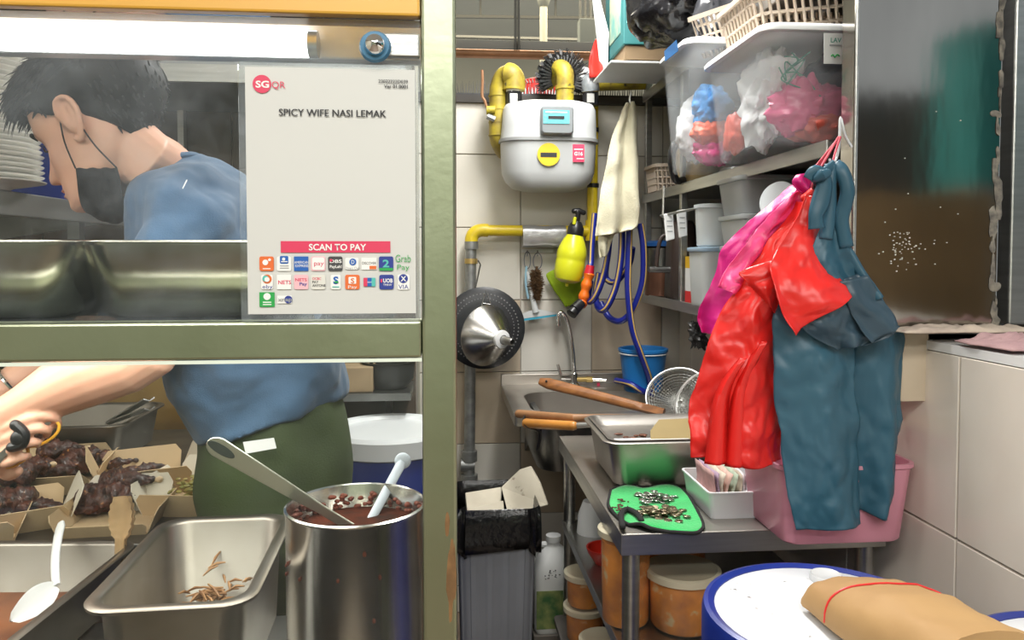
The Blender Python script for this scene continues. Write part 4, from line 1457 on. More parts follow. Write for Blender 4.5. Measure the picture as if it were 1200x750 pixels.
# ================================================================ BACK WALL: gas pipes and meter
yellow_p = mat('pipe_yellow', (.74, .55, .02), .38, col2=(.45, .33, .03), vscale=12, contrast=(.25, .5), dirt=((.08, .06, .02), 30, .70))
yellow_old = mat('pipe_yellow_old', (.50, .40, .03), .5, col2=(.22, .16, .03), vscale=16, dirt=((.03, .025, .02), 25, .62))
galv = mat('galvanised', (.36, .37, .36), .45, .7, var=.3, vscale=30)
grey_paint = mat('grey_elbow', (.22, .24, .25), .4, var=.3, vscale=20)
duct = mat('duct_tape', (.45, .45, .45), .3, .5, var=.2, vscale=25, bump=.3, bscale=60)
PY = 3.10
gp = thing('gas_pipe', 'yellow gas pipe running level along the wall with a tape wrap', 'pipe', W(600, 270, PY))
MB().tube([W(568, 270, PY), W(697, 271, PY)], .0225, 16).build('level_pipe', yellow_p, gp)
MB().tube(curve([W(552.5, 290, PY), W(552.5, 280, PY), W(556, 273, PY), W(563, 270, PY), W(572, 270, PY)], 12), .0265, 16).build('elbow', yellow_p, gp)
MB().tube([W(552, 288, PY), W(550, 560, PY)], .0225, 16).build('riser', galv, gp)
MB().tube([W(552.5, 283, PY), W(552.5, 292, PY)], .028, 16).build('collar', galv, gp)
MB().tube([W(550, 528, PY), W(550, 540, PY)], .032, 16).build('coupling', galv, gp)
MB().tube([W(540, 545, PY), W(556, 545, PY)], .028, 16).build('tee', galv, gp)
MB().tube([W(550, 556, PY), W(550, 566, PY)], .034, 16).build('coupling', galv, gp)
MB().tube([W(552, 303, PY), W(552, 309, PY)], .027, 12).build('clamp', mat('brass', (.55, .40, .15), .4, .8), gp)
MB().tube([W(560, 305, PY - .03), W(563, 310, PY - .03), W(557, 338, PY - .03)], .003, 6).build('clamp_rod', steel_dark, gp)
b = MB()
for k in range(1):
    c0, c1 = W(612, 277, PY - .01), W(661, 277, PY - .01)
    b.rr([(.03, .105, .02, 0), (.036, .115, .024, .01), (.036, .112, .024, .15), (.03, .10, .02, .166)], c0, Matrix.Rotation(pi / 2, 4, 'Y') @ Matrix.Rotation(0, 4, 'Z'))
b = MB().loft([[W(612 + u * 50, 277, PY) + V(0, y, z) for y, z in rrect(.075, .088 + .004 * sin(u * 9), .03, 5)] for u in (0, .02, .1, .25, .4, .6, .8, .95, 1)])
b.build('tape_wrap', duct, gp, smooth=50)
MB().tube([W(694, 275, PY), W(695, 120, PY)], .0215, 16).build('riser', yellow_p, gp)
MB().tube([W(694, 282, PY), W(694, 258, PY)], .028, 16).build('elbow', yellow_p, gp)
for py in (150, 215):
    MB().tube([W(695, py, PY), W(695, py + 5, PY)], .024, 16).build('tape_ring', black_plastic, gp)

MY = 2.99
gmt = thing('gas_meter', 'grey gas meter with yellow round sticker and red tag on the back wall', 'meter', W(642, 225, MY))
met = mat('meter_grey', (.56, .58, .58), .4, var=.06, vscale=6, bump=.05, bscale=40)
def mrow(px0, px1, py, d, r=.09):
    a, bq = W(px0, py, MY), W(px1, py, MY)
    return (bq.x - a.x, d, r, a.z, (a.x + bq.x) / 2, MY)
MB().rr([mrow(612, 672, 224, .12, .05), mrow(600, 684, 221, .16, .07), mrow(592, 692, 213, .19), mrow(588, 695, 203, .21), mrow(586.5, 697, 168, .22)], n=8).build('lower_shell', met, gmt, smooth=50)
MB().rr([mrow(586, 697.5, 167, .225), mrow(587.5, 697, 150, .22), mrow(589, 696.5, 130, .215), mrow(592, 694, 124, .20), mrow(604, 684, 121, .16)], n=8).build('upper_shell', met, gmt, smooth=50)
MB().rr([mrow(584.5, 699, 168.5, .235), mrow(584.5, 699, 165, .235)], n=8).build('seam', mat('seam_grey', (.30, .31, .31), .45), gmt, smooth=50)
FY = MY - .112
ct_ = W(652, 142, FY)
dk = mat('display_housing', (.22, .24, .25), .4)
MB().rr([(.122, .105, .012, 0), (.122, .105, .012, .022), (.112, .095, .012, .03)], W(652, 142, FY), Matrix.Rotation(pi / 2, 4, 'X')).build('counter_box', dk, gmt, smooth=40)
lcd = mat('counter_glass', (.10, .50, .55), .15, var=.1)
cw = MB().box(W(652, 137, FY - .031), (.098, .003, .050)).build('counter_window', lcd, gmt, smooth=0)
MB().box(W(652, 137.5, FY - .034), (.06, .002, .010)).build('digits', black_plastic, cw, smooth=0)
MB().box(W(652, 131.5, FY - .034), (.08, .001, .004)).build('print_line', white_plastic, cw, smooth=0)
for px in (645, 660):
    MB().blob(W(px, 156, FY - .018), (.012, .01, .008)).build('seal_screw', dk, gmt)
st = MB().lathe([(0, 0), (.0430, 0), (.0430, .001), (0, .001)], 32, W(643, 181, FY - .002), Matrix.Rotation(pi / 2, 4, 'X')).build('yellow_sticker', mat('sticker_yellow', (.82, .56, .02), .4), gmt, smooth=0)
bl = MB().box(W(643, 181.5, FY - .0035), (.062, .001, .017)).build('black_band', ink, st, smooth=0)
rt = MB().box(W(678, 179.5, FY - .0015), (.044, .001, .066)).build('red_tag', red, gmt, smooth=0)
lettering('G16', W(673, 182, FY - .003), V(1, 0, 0), V(0, 0, 1), .032, white_ink, rt, .03)
MB().box(W(678, 175, FY - .0025), (.034, .001, .004)).build('print_line', white_ink, rt, smooth=0)
MB().box(W(680, 186, FY - .0025), (.028, .001, .003)).build('print_line', white_ink, rt, smooth=0)
# unions on top
for px in (602, 692):
    MB().tube([W(px, 124, MY), W(px, 108, MY)], .032, 8).build('union_nut', black_plastic, gmt, smooth=20)
    MB().box(W(px, 115, MY - .031), (.028, .008, .034)).build('steel_plate', steel, gmt, smooth=0)
MB().tube([W(602, 109, MY), W(602, 103.5, MY)], .03, 14).build('white_ring', white_plastic, gmt)
MB().tube([W(692, 109, MY), W(692, 103.5, MY)], .032, 14).build('brass_ring', MATS['brass'], gmt)
lp_ = thing('pipe_elbow', 'dirty yellow pipe arching from the left of the meter down the wall', 'pipe', W(584, 170, MY))
MB().tube(curve([W(602, 106, MY), W(602, 93, MY), W(597, 87, MY), W(590, 90, MY + .02), W(585, 102, MY + .03), W(584, 120, MY + .03), W(583.5, 150, MY + .03), W(585, 165, MY + .04), W(592, 178, MY + .08)], 34), [.036 + .0 * k if k > 9 else .044 for k in range(35)], 16).build('bend', yellow_old, lp_)
for py in (112, 128, 143, 158):
    MB().tube([W(583.8, py, MY + .03), W(583.8, py + 1.6, MY + .03)], .0385, 16).build('ridge', yellow_old, lp_)
vv = MB().tube(curve([W(580, 129, MY), W(571, 126, MY), W(568, 118, MY), W(565, 112, MY), W(565.5, 95, MY), W(565, 82, MY)], 16), .0055, 8)
vv.build('valve_lever', mat('copper_lever', (.32, .16, .08), .5, .3), lp_)
MB().tube([W(570, 129, MY), W(580, 129, MY)], .016, 12).build('valve_body', yellow_old, lp_)
MB().tube([W(571, 136, MY), W(580, 140, MY)], .012, 10).build('valve_tail', galv, lp_)
cpq = thing('vent_pipe', 'thick yellow pipe with spiked collar rising behind the meter', 'pipe', W(662, 122, MY))
MB().tube(curve([W(640, 98, MY + .10), W(648, 88, MY + .06), W(656, 80, MY), W(662, 86, MY - .03), W(662, 104, MY - .03), W(662, 124, MY - .03)], 20), .034, 16).build('bend', yellow_old, cpq)
MB().tube([W(662, 101, MY - .03), W(662, 105, MY - .03)], .038, 16).build('joint_ring', yellow_old, cpq)
b = MB()
for k in range(220):
    a = radians(-35) + radians(245) * (k % 55) / 55
    yo = .014 * (k // 55)
    c = W(660, 92, MY + .0)
    r0, r1 = .052, .088 + .01 * (k % 3)
    p0 = c + V(cos(a) * r0, yo, sin(a) * r0 * 1.05)
    p1 = c + V(cos(a + .06) * r1, yo - .02 + .02 * (k % 2), sin(a + .06) * r1 * 1.05)
    b.tube([p0, p1], [.0060, .0022], 4)
b.build('spikes', black_plastic, cpq, stuff=True)
MB().tube([W(660, 92, MY) + V(cos(a) * .055, .01, sin(a) * .058) for a in [radians(-40 + 9 * k) for k in range(29)]], .010, 8).build('spike_band', black_plastic, cpq)
ge = thing('grey_elbow', 'grey pipe elbow on the right union of the meter', 'pipe', W(690, 106, MY))
MB().tube(curve([W(692, 107, MY), W(691, 98, MY), W(686, 93, MY + .04), W(684, 92, MY + .10)], 14), .036, 16).build('bend', grey_paint, ge)
yb = MB().tube([W(690, 100, MY + .12), W(760, 98, MY + .12)], .024, 14).build('level_pipe', yellow_old, origin=W(700, 100, MY + .12))
tag(yb, 'dirty yellow pipe running level at the foot of the white carton', 'pipe')
# red things behind the wall top
redm = mat('red_fabric', (.62, .03, .02), .55, col2=(.45, .02, .015), vscale=10)
rh = thing('red_round_cover', 'red and white fringed cover peeking over the wall top beside the yellow pipes', 'cover', W(628, 118, 3.3))
MB().lathe([(.115, 0), (.108, .035), (.085, .07), (.04, .085), (0, .088)], 28, W(630, 116, 3.32)).build('dome', redm, rh)
b = MB()
for k in range(26):
    a = pi + pi * k / 25
    c = W(630, 116, 3.32)
    b.tube([c + V(cos(a) * .115, sin(a) * .115, 0.0), c + V(cos(a) * .12, sin(a) * .12, .025)], [.005, .001], 4)
    b.tube([c + V(cos(a) * .10, sin(a) * .10, .05), c + V(cos(a) * .117, sin(a) * .117, .06)], [.004, .001], 4)
b.build('white_fringe', white_plastic, rh, stuff=True)

# ---- things hung on the back wall
HY = 3.12
jk = thing('splatter_screen', 'black perforated round splatter screen hanging on the wall behind the steel funnel', 'screen', W(567, 384, HY))
Rw = Matrix.Rotation(pi / 2, 4, 'X')
blk_metal = mat('black_enamel', (.025, .027, .03), .35, var=.3, vscale=40)
cj = W(567, 384, 3.045)
MB().lathe([(0, .0), (.158, 0), (.163, .006), (.163, .016), (.150, .022), (.10, .03), (0, .034)], 48, cj, Rw).build('disc', blk_metal, jk)
b = MB()
for k in range(60):
    a = 2 * pi * k / 60
    for r in (.118, .136):
        b.blob(cj + V(cos(a) * r, -.026 + (.0 if r < .13 else .002), sin(a) * r), (.0032, .0018, .0032), n=6, m=4)
b.build('holes', mat('hole_grey', (.22, .22, .22), .5), jk, stuff=True)
b = MB()
top = W(569, 345, 3.0)
b.tube([top + V(-.018, 0, -.055), top + V(.002, 0, .015), top + V(.025, 0, -.05)], .0026, 6)
b.tube([top + V(-.012, 0, -.035), top + V(.02, 0, -.04)], .0022, 6)
b.build('hanger', steel, jk)
fn = thing('steel_funnel', 'shiny steel funnel hanging spout outward against the black splatter screen', 'funnel', W(573, 392, HY))
cf = W(570, 393, 2.985)
Rf = Matrix.Rotation(radians(33), 4, 'Z') @ Matrix.Rotation(pi / 2 + radians(4), 4, 'X')
brs = mat('spun_steel', (.62, .61, .58), .26, 1., var=.25, vscale=3)
MB().lathe([(.119, -.003), (.121, .0), (.119, .004), (.092, .034), (.056, .070), (.030, .096), (.026, .099)], 56, cf, Rf).build('cone', brs, fn)
MB().lathe([(.034, .092), (.036, .098), (.034, .106), (.018, .110)], 32, cf, Rf).build('white_ring', white_plastic, fn)
MB().lathe([(.016, .10), (.014, .16), (.011, .165), (.010, .10)], 24, cf, Rf).build('spout', steel, fn)

br = thing('coir_brush', 'brown bristle brush hanging from a wire loop on the wall', 'brush', W(629, 350, HY))
coir = mat('coir', (.14, .075, .03), .9, var=.5, vscale=80)
b = MB()
rb = random.Random(8)
for k in range(900):
    z = rb.uniform(-.06, .06)
    a = rb.uniform(0, 2 * pi)
    c = W(628, 334, HY) + V(.0, 0, z)
    r = .036 * (1 - abs(z) / .14) * rb.uniform(.8, 1.15)
    b.tube([c, c + V(cos(a) * r, sin(a) * r * .8, rb.uniform(-.008, .008))], [.0022, .0008], 4)
b.build('bristles', coir, br, stuff=True)
MB().tube([W(629, 352, HY), W(629, 312, HY)], .006, 8).build('core', coir, br)
MB().tube([W(630, 306, HY) + V(.018 * cos(a), 0, .033 * sin(a)) for a in [2 * pi * k / 20 for k in range(20)]], .0022, 6, closed=True).build('loop', mat('loop_wire', (.12, .13, .15), .5), br)
MB().tube(curve([W(619, 350, HY), W(616, 330, HY), W(617, 312, HY)], 10), .005, 8).build('side_handle', mat('pale_blue', (.30, .50, .62), .4), br)
MB().tube([W(618, 305, HY) + V(.013 * cos(a), 0, .035 * sin(a)) for a in [2 * pi * k / 20 for k in range(20)]], .002, 6, closed=True).build('loop', MATS['loop_wire'], br)
hk = thing('hook_rail', 'small hook rail under the taped pipe holding the brush', 'hook', W(630, 294, HY))
MB().box(W(630, 294, HY + .04), (.13, .01, .014)).build('plate', white_plastic, hk, smooth=0)
for px in (618, 630):
    MB().tube(curve([W(px, 294, HY + .035), W(px, 297, HY - .005), W(px, 300, HY - .008), W(px, 298, HY - .02)], 8), .003, 6).build('hook', steel_dark, hk)
sq = thing('squeegee', 'squeegee with clear handle and blue blade hanging on the wall', 'squeegee', W(628, 372, HY))
MB().prism([W(600, 375.5, HY), W(655, 368, HY), W(655, 370, HY), W(600, 378, HY)], (0, 1, 0), .012).build('blade', mat('blade_blue', (.05, .38, .55), .4), sq, smooth=0)
MB().prism([W(602, 375, HY), W(612, 368, HY), W(622, 364, HY), W(634, 363, HY), W(645, 365.5, HY), W(655, 367.5, HY)], (0, 1, 0), .015).build('holder', mat('clear_grey', (.62, .64, .64), .3), sq, smooth=0)
MB().tube([W(628, 366, HY), W(624, 350, HY), W(618, 318, HY)], [.014, .010, .006], 10).build('handle', MATS['clear_grey'], sq)

cl = thing('green_cloth', 'lime green dish cloth hanging as a diamond behind the sprayer', 'cloth', W(665, 330, HY))
b = MB()
hang(b, [(650, 318, 652, 311, HY), (640, 322, 668, 312, HY), (648, 338, 686, 330, HY), (658, 352, 684, 345, HY), (663, 360, 670, 357, HY)], .008, 6, 1, 14, 14)
b.build('sheet', mat('lime_cloth', (.38, .56, .02), .8, var=.2, vscale=20, bump=.4, bscale=200), cl, solid=.004)
sy = 2.98
spb = thing('pump_sprayer', 'yellow pump sprayer bottle with black trigger head against the wall', 'sprayer', W(666, 335, sy))
Rs = Matrix.Rotation(radians(9), 4, 'Y')
cb = W(664, 336, sy)
syel = mat('sprayer_yellow', (.72, .72, .02), .3, col2=(.60, .62, .02), vscale=3)
kk = sy / F
MB().lathe([(0, 0), (.006, .002), (.008, .014), (.03, .017), (.05, .028), (.0585, .05), (.0585, .10), (.057, .106), (.0585, .112), (.0585, .135), (.054, .155), (.042, .185), (.03, .205), (.027, .21), (0, .21)], 40, cb, Rs).build('bottle', syel, spb)
MB().lathe([(.030, .200), (.032, .207), (.032, .232), (.026, .245), (.018, .258), (0, .262)], 28, cb, Rs).build('collar', black_plastic, spb)
MB(Matrix.Translation(cb) @ Rs).tube([(0, 0, .25), (0, 0, .285), (-.004, 0, .295)], [.012, .010, .012], 12, round_ends=True).build('pump_rod', black_plastic, spb)
MB(Matrix.Translation(cb) @ Rs).tube([(-.018, 0, .297), (0.0, 0, .302), (.02, 0, .297)], .0105, 12, round_ends=True).build('pump_knob', black_plastic, spb)
MB(Matrix.Translation(cb) @ Rs).box((-.014, -.02, .258), (.012, .02, .03)).build('trigger', syel, spb, bevel=.003, smooth=0)
# orange spray gun and hose
ogun = thing('spray_gun', 'orange and red hose nozzle with black tip pointing down', 'nozzle', W(685, 340, 2.93))
og = mat('gun_orange', (.80, .16, .01), .4)
MB().tube(curve([W(691, 320, 2.93), W(687, 335, 2.93), W(683, 352, 2.93), W(681, 358, 2.92)], 18), [.019 + .003 * sin(k * 1.4) for k in range(19)], 14).build('grip', og, ogun)
MB().tube([W(692, 311, 2.93), W(690, 321, 2.93)], [.016, .02], 14).build('coupling', mat('gun_red', (.55, .01, .03), .4), ogun)
MB().tube([W(681, 355, 2.92), W(673, 363, 2.90)], [.02, .022], 16, round_ends=False).build('tip', black_plastic, ogun)
MB().lathe([(0, 0), (.021, 0), (.021, .02), (0, .021)], 20, W(673, 364, 2.90), rot_to(V(-.6, -.4, -.6))).build('tip_cap', black_plastic, ogun)
hose_b = mat('hose_blue', (.012, .022, .25), .3)
hose_y = mat('hose_stripe', (.62, .42, .12), .45)
ho = thing('garden_hose', 'blue hose with tan stripe coiled in loops under the cream towel', 'hose', W(722, 300, 2.9))
def hose(px_pts, r=.0125, stripe=(-.6, -.8, 0), n=40):
    pts = curve([W(*p) for p in px_pts], n)
    MB().tube(pts, r, 12).build('coil', hose_b, ho)
    s_ = Vector(stripe).normalized()
    MB().tube([p + s_ * r * .72 for p in pts], r * .40, 8).build('stripe', hose_y, ho)
hose([(697, 250, 2.96), (694, 285, 2.95), (693, 305, 2.94), (692, 312, 2.93)], .011)
hose([(715, 262, 2.88), (712, 300, 2.88), (705, 330, 2.88), (696, 350, 2.9), (689, 352, 2.95), (692, 330, 3.0)])
hose([(729, 262, 2.86), (728, 300, 2.86), (722, 335, 2.86), (711, 360, 2.87), (702, 362, 2.92), (698, 345, 2.98), (702, 320, 3.0)])
hose([(750, 262, 2.84), (754, 290, 2.84), (753, 330, 2.85), (742, 362, 2.87), (728, 376, 2.9), (714, 372, 2.95), (704, 355, 3.0)], stripe=(.6, -.8, 0))
hose([(738, 262, 2.84), (737, 290, 2.84), (736, 340, 2.84), (741, 385, 2.84), (751, 415, 2.84), (760, 440, 2.86), (764, 462, 2.9)], stripe=(.5, -.85, 0), n=50)
hose([(741, 290, 2.92), (737, 310, 2.95), (722, 330, 2.97), (710, 325, 3.0), (712, 300, 3.0)])
hose([(764, 462, 2.9), (752, 458, 2.88), (738, 450, 2.9), (722, 446, 2.98)])

# ---- sink
SZ = .96
sk = thing('steel_sink', 'stainless steel sink with deep round basin against the back wall', 'sink', (.59, 2.85, .70))
X0, X1, Y0, Y1 = .235, .94, 2.54, 3.165
cx, cy = (X0 + X1) / 2, (Y0 + Y1) / 2
bx, by, bw, bd_ = .555, 2.80, .50, .40
out = rrect(X1 - X0, Y1 - Y0, .012, 8)
inn = rrect(bw, bd_, .09, 8)
def ringz(pts, z, ox, oy, s=1.):
    return [V(ox + x * s, oy + y * s, z) for x, y in pts]
b = MB()
b.loft([ringz(out, SZ - .035, cx, cy), ringz(out, SZ, cx, cy), ringz(out, SZ + .002, cx, cy, .985), ringz(inn, SZ + .001, bx, by, 1.06), ringz(inn, SZ - .004, bx, by), ringz(inn, SZ - .15, bx, by, .97), ringz(inn, SZ - .21, bx, by, .88), ringz(inn, SZ - .225, bx, by, .6)], False, True)
b.build('deck', steel_pan, sk, smooth=40)
MB().loft([ringz(inn, SZ - .02, bx, by, 1.02), ringz(inn, SZ - .15, bx, by, .99), ringz(inn, SZ - .215, bx, by, .90), ringz(inn, SZ - .23, bx, by, .6)], False, True).build('basin', steel_dark, sk, smooth=50)
MB().box((cx, Y1 - .006, SZ + .02), (X1 - X0, .012, .05)).build('upstand', steel_pan, sk, smooth=0, bevel=.003)
for x in (X0 + .10, X1 - .06):
    MB().prism([V(x, 3.17, SZ - .04), V(x, 2.62, SZ - .04), V(x, 3.17, SZ - .28)], V(1, 0, 0), .02).build('bracket', steel_dark, sk, smooth=0)
MB().tube([(bx, by, SZ - .22), (bx, by, .45), (bx, by + .1, .40), (bx, 3.15, .40)], .022, 12).build('drain_pipe', white_plastic, sk)
# gooseneck tap
fY = 3.10
fz = SZ + .003
tp = thing('gooseneck_tap', 'chrome gooseneck tap at the back of the sink', 'tap', W(672, 447, fY))
base = W(673, 447, fY)
base.z = fz
neck = [base + V(0, 0, .02), W(672, 420, fY), W(669, 395, fY), W(664, 374, fY), W(658, 366, fY), W(654.5, 370, fY), W(654, 380, fY)]
MB().tube(curve(neck, 36), .0085, 14).build('neck', chrome, tp)
MB().tube([W(654, 376, fY), W(654, 382, fY)], .011, 14).build('aerator', chrome, tp)
MB().lathe([(.022, 0), (.022, .006), (.014, .012), (.014, .05), (.011, .054), (0, .054)], 20, base).build('body', chrome, tp)
MB().tube([base + V(0, 0, .03), base + V(-.055, -.004, .034), base + V(-.058, -.004, .05), base + V(-.07, -.004, .09)], [.009, .009, .007, .006], 10).build('lever', chrome, tp)
MB().tube([base + V(.01, 0, .025), base + V(.05, 0, .025)], .011, 12).build('side_outlet', MATS['brass'], tp)
MB().tube([base + V(.05, 0, .025), base + V(.075, 0, .024)], .013, 8).build('hose_nut', MATS['brass'], tp)
MB().tube([base + V(.075, 0, .024), base + V(.13, -.01, .022)], .009, 12).build('hose_tail', chrome, tp)
rtg = MB().box(base + V(.098, -.012, .0), (.012, .002, .024)).build('red_tab', red, tp, smooth=0)
# blue bucket
bkc = V(W(752, 430, 2.98).x, 2.96, SZ + .003)
bk = thing('blue_bucket', 'bright blue plastic bucket on the sink corner under the hose', 'bucket', bkc)
bkm = mat('bucket_blue', (.02, .20, .55), .35, var=.1)
MB().lathe([(0, 0), (.070, 0), (.074, .004), (.092, .155), (.098, .158), (.098, .168), (.092, .170), (.088, .166), (.070, .008), (0, .006)], 40, bkc).build('pail', bkm, bk)
MB().tube([bkc + V(.095 * cos(a), .095 * sin(a), .150 - .0 * k) for k, a in enumerate([pi + pi * q / 16 for q in range(17)])], .0025, 6).build('bail', white_plastic, bk)

# ---- waste bin with black bag
bn_c = V(.165, 2.52, 0)
wb_ = thing('waste_bin', 'grey ribbed waste bin lined with a black bag, beige cartons inside', 'bin', bn_c)
bin_m = mat('bin_grey', (.24, .25, .28), .45, var=.1, vscale=6)
binlv = []
b = MB()
for (w, d, z) in ((.215, .26, 0), (.22, .265, .01), (.25, .30, .68)):
    ring = []
    for x, y in rrect(w, d, .03, 6):
        ring.append(bn_c + V(x, y, z))
    binlv.append(ring)
def dense_rr(w, d, r, N):
    pts = rrect(w, d, r, 6)
    L = [math.dist(pts[i], pts[(i + 1) % len(pts)]) for i in range(len(pts))]
    T, out_, i, acc = sum(L), [], 0, 0.
    for k in range(N):
        s_ = T * k / N
        while acc + L[i] < s_:
            acc += L[i]
            i += 1
        f = (s_ - acc) / L[i] if L[i] else 0
        p, q = pts[i], pts[(i + 1) % len(pts)]
        out_.append((p[0] * (1 - f) + q[0] * f, p[1] * (1 - f) + q[1] * f))
    return out_
NB = 240
rings = []
for (w, d, z, e) in ((.205, .25, 0, 0), (.212, .257, .008, 0), (.214, .259, .03, 1), (.240, .288, .58, 1), (.243, .291, .60, 0), (.25, .30, .68, 0)):
    rings.append([bn_c + V(x * (1 + .025 * e * (1 if sin(k * 2 * pi / 12) > .35 else (-.1))), y * (1 + .022 * e * (1 if sin(k * 2 * pi / 12) > .35 else (-.1))), z) for k, (x, y) in enumerate(dense_rr(w, d, .03, NB))])
MB().loft(rings, True, False).build('body', bin_m, wb_, smooth=30)
bag_m = mat('bin_bag', (.008, .008, .009), .22, bump=.9, bscale=45)
rb = random.Random(6)
ring_f = []
n = 64
levels = [(.87, .62, .0), (.99, .695, .0), (1.02, .705, 0), (1.04, .695, .004), (1.055, .65, .006), (1.05, .595, .008), (1.03, .565, .010)]
rows = []
for s_, z, am in levels:
    pts = rrect(.262, .31, .04, 15)
    ring = []
    for j, (x, y) in enumerate(pts):
        w_ = am * (sin(j * 1.1) + .7 * sin(j * 2.3 + 1))
        zz = z + am * 1.6 * sin(j * .7 + z * 9)
        l = math.hypot(x, y)
        ring.append(bn_c + V(x * s_ + x / l * w_, y * s_ + y / l * w_, zz))
    rows.append(ring)
MB().loft(rows, False, False).build('bag', bag_m, wb_, solid=.001, smooth=60)
MB().rr([(.20, .24, .03, .60), (.215, .255, .03, .625)], bn_c).build('bag_fill', bag_m, wb_, smooth=0)
styro = mat('foam_beige', (.60, .55, .44), .8, col2=(.50, .45, .35), vscale=8, dirt=((.10, .06, .03), 22, .66))
fb = thing('foam_board', 'beige foam board leaning out of the waste bin on the right', 'board', W(608, 590, 2.46))
MB().prism([W(587, 571, 2.52), W(609, 550, 2.55), W(622, 546, 2.55), W(633, 566, 2.52), W(642, 592, 2.48), W(596, 606, 2.44)], V(.35, 1, -.25).normalized(), .016).build('panel', styro, fb, smooth=0, bevel=.004)
fb2 = thing('foam_box', 'stained beige foam box half sunk in the waste bin at left', 'box', W(565, 590, 2.46))
MB().prism([W(545, 577, 2.56), W(588, 570, 2.60), W(587, 598, 2.50), W(548, 604, 2.45)], V(0, .6, -.8).normalized(), .05).build('box', styro, fb2, smooth=0, bevel=.004)
MB().prism([W(548, 596, 2.45), W(590, 586, 2.48), W(591, 600, 2.45), W(550, 606, 2.43)], V(0, .4, -.8).normalized(), .02).build('flap', styro, fb2, smooth=0, bevel=.003)

# ================================================================ STEEL TABLE
TZ = .90
TX0, TX1, TY0, TY1 = .378, .975, 1.60, 2.50
tbl = thing('steel_table', 'stainless steel work table with an under shelf beside the tiled half wall', 'table', (.66, 2.07, 0))
MB().box(((TX0 + TX1) / 2, (TY0 + TY1) / 2, TZ - .003), (TX1 - TX0, TY1 - TY0, .006)).build('top', steel_pan, tbl, smooth=0, bevel=.002)
for (c, d) in ((((TX0 + TX1) / 2, TY0 + .002, TZ - .025), (TX1 - TX0, .004, .045)), (((TX0 + TX1) / 2, TY1 - .002, TZ - .025), (TX1 - TX0, .004, .045)),
               ((TX0 + .002, (TY0 + TY1) / 2, TZ - .025), (.004, TY1 - TY0 - .008, .045)), ((TX1 - .002, (TY0 + TY1) / 2, TZ - .025), (.004, TY1 - TY0 - .008, .045))):
    MB().box(c, d).build('apron_edge', steel, tbl, smooth=0, bevel=.001)
for x in (TX0 + .03, TX1 - .03):
    for y in (TY0 + .035, TY1 - .04):
        MB().tube([(x, y, 0.0), (x, y, TZ - .01)], .0195, 16).build('leg', steel, tbl)
UZ = .625
MB().box(((TX0 + TX1) / 2, (TY0 + TY1) / 2, UZ - .003), (TX1 - TX0 - .02, TY1 - TY0 - .05, .006)).build('under_shelf', steel, tbl, smooth=0)
MB().box((TX0 + .012, (TY0 + TY1) / 2, UZ - .012), (.006, TY1 - TY0 - .05, .030)).build('shelf_edge', steel, tbl, smooth=0, bevel=.001)

# deep pan on the table with a nested tray
PC = V(.675, 2.055, TZ)
gn_pan('steel_pan', 'large steel pan on the work table with dirty shallow tray inside', PC, .54, .34, .125, 0, steel_pan, rim=.014, r=.035)
PT = [o for o in COL.objects if o.name.startswith('steel_pan') and o.type == 'EMPTY'][-1]
nt_ = thing('shallow_tray', 'dirty shallow steel tray nested in the large pan on the table', 'tray', PC + V(0, 0, .10))
MB().rr([(.45, .25, .03, .098), (.48, .28, .03, .102), (.505, .305, .03, .1265), (.515, .315, .03, .1275), (.515, .315, .03, .129), (.50, .30, .03, .128), (.475, .275, .03, .105), (.44, .24, .03, .101)], PC).build('shell', steel_pan, nt_, smooth=50)
b = MB()
for q in range(26):
    p = PC + V(rg.uniform(-.20, -.04), rg.uniform(-.11, .03), .105)
    b.blob(p, (rg.uniform(.004, .016), rg.uniform(.004, .010), .003), jit=.6, seed=q, scale=60, n=8, m=5)
b.build('food_scraps', mat('scraps', (.22, .07, .03), .6, var=.5, vscale=60), nt_, stuff=True)
MB().box(PC + V(-.13, -.09, .112), (.20, .03, .006)).build('white_strip', white_plastic, nt_, smooth=0, bevel=.002)
kb_ = thing('kraft_board', 'piece of brown board lying in the tray behind the red apron', 'board', PC + V(.04, -.05, .13))
a0, a1, a2, a3 = W(763, 530, 1.92), W(772, 493, 2.04), W(850, 490, 2.04), W(850, 528, 1.92)
MB().prism([a0, W(762, 506, 2.0), a1, a2, a3], V(0, -.4, .9).normalized(), .004).build('board', mat('kraft_olive', (.34, .25, .10), .7, var=.15), kb_, smooth=0)

wood = mat('handle_wood', (.33, .13, .035), .5, col2=(.20, .075, .02), vscale=5, stretch=(1.2, 9, 9), coat=.3)
def wood_handle(label, p0, p1, r, end=None):
    t = thing('strainer', label, 'strainer', p1)
    return t
# long flat wooden handle with wire strainer
st1 = thing('strainer', 'large wire strainer with long flat wooden handle over the sink', 'strainer', W(775, 470, 2.4))
h0, h1 = W(633, 447, 2.62), W(778, 484, 2.33)
d = h1 - h0
s_ = (V(0, .55, .83) - d.normalized() * V(0, .55, .83).dot(d.normalized())).normalized()
b = MB()
n_ = d.cross(s_).normalized()
rows = []
for k in range(15):
    u = k / 14
    w = .0195 * (1 - .3 * u) * (1 if 0 < k else .6)
    rows.append([h0 + d * u + s_ * w * a + n_ * .009 * bq for a, bq in ((-1, -.4), (-.7, -1), (.7, -1), (1, -.4), (1, .4), (.7, 1), (-.7, 1), (-1, .4))])
b.loft(rows).build('handle', wood, st1, smooth=50)
MB().blob(h0 + d * .05 + n_ * .0 - s_ * .0 + V(0, -.012, .008), (.004, .004, .004)).build('hang_hole', black_plastic, st1)
wire_m = mat('wire_steel', (.50, .50, .48), .35, 1.)
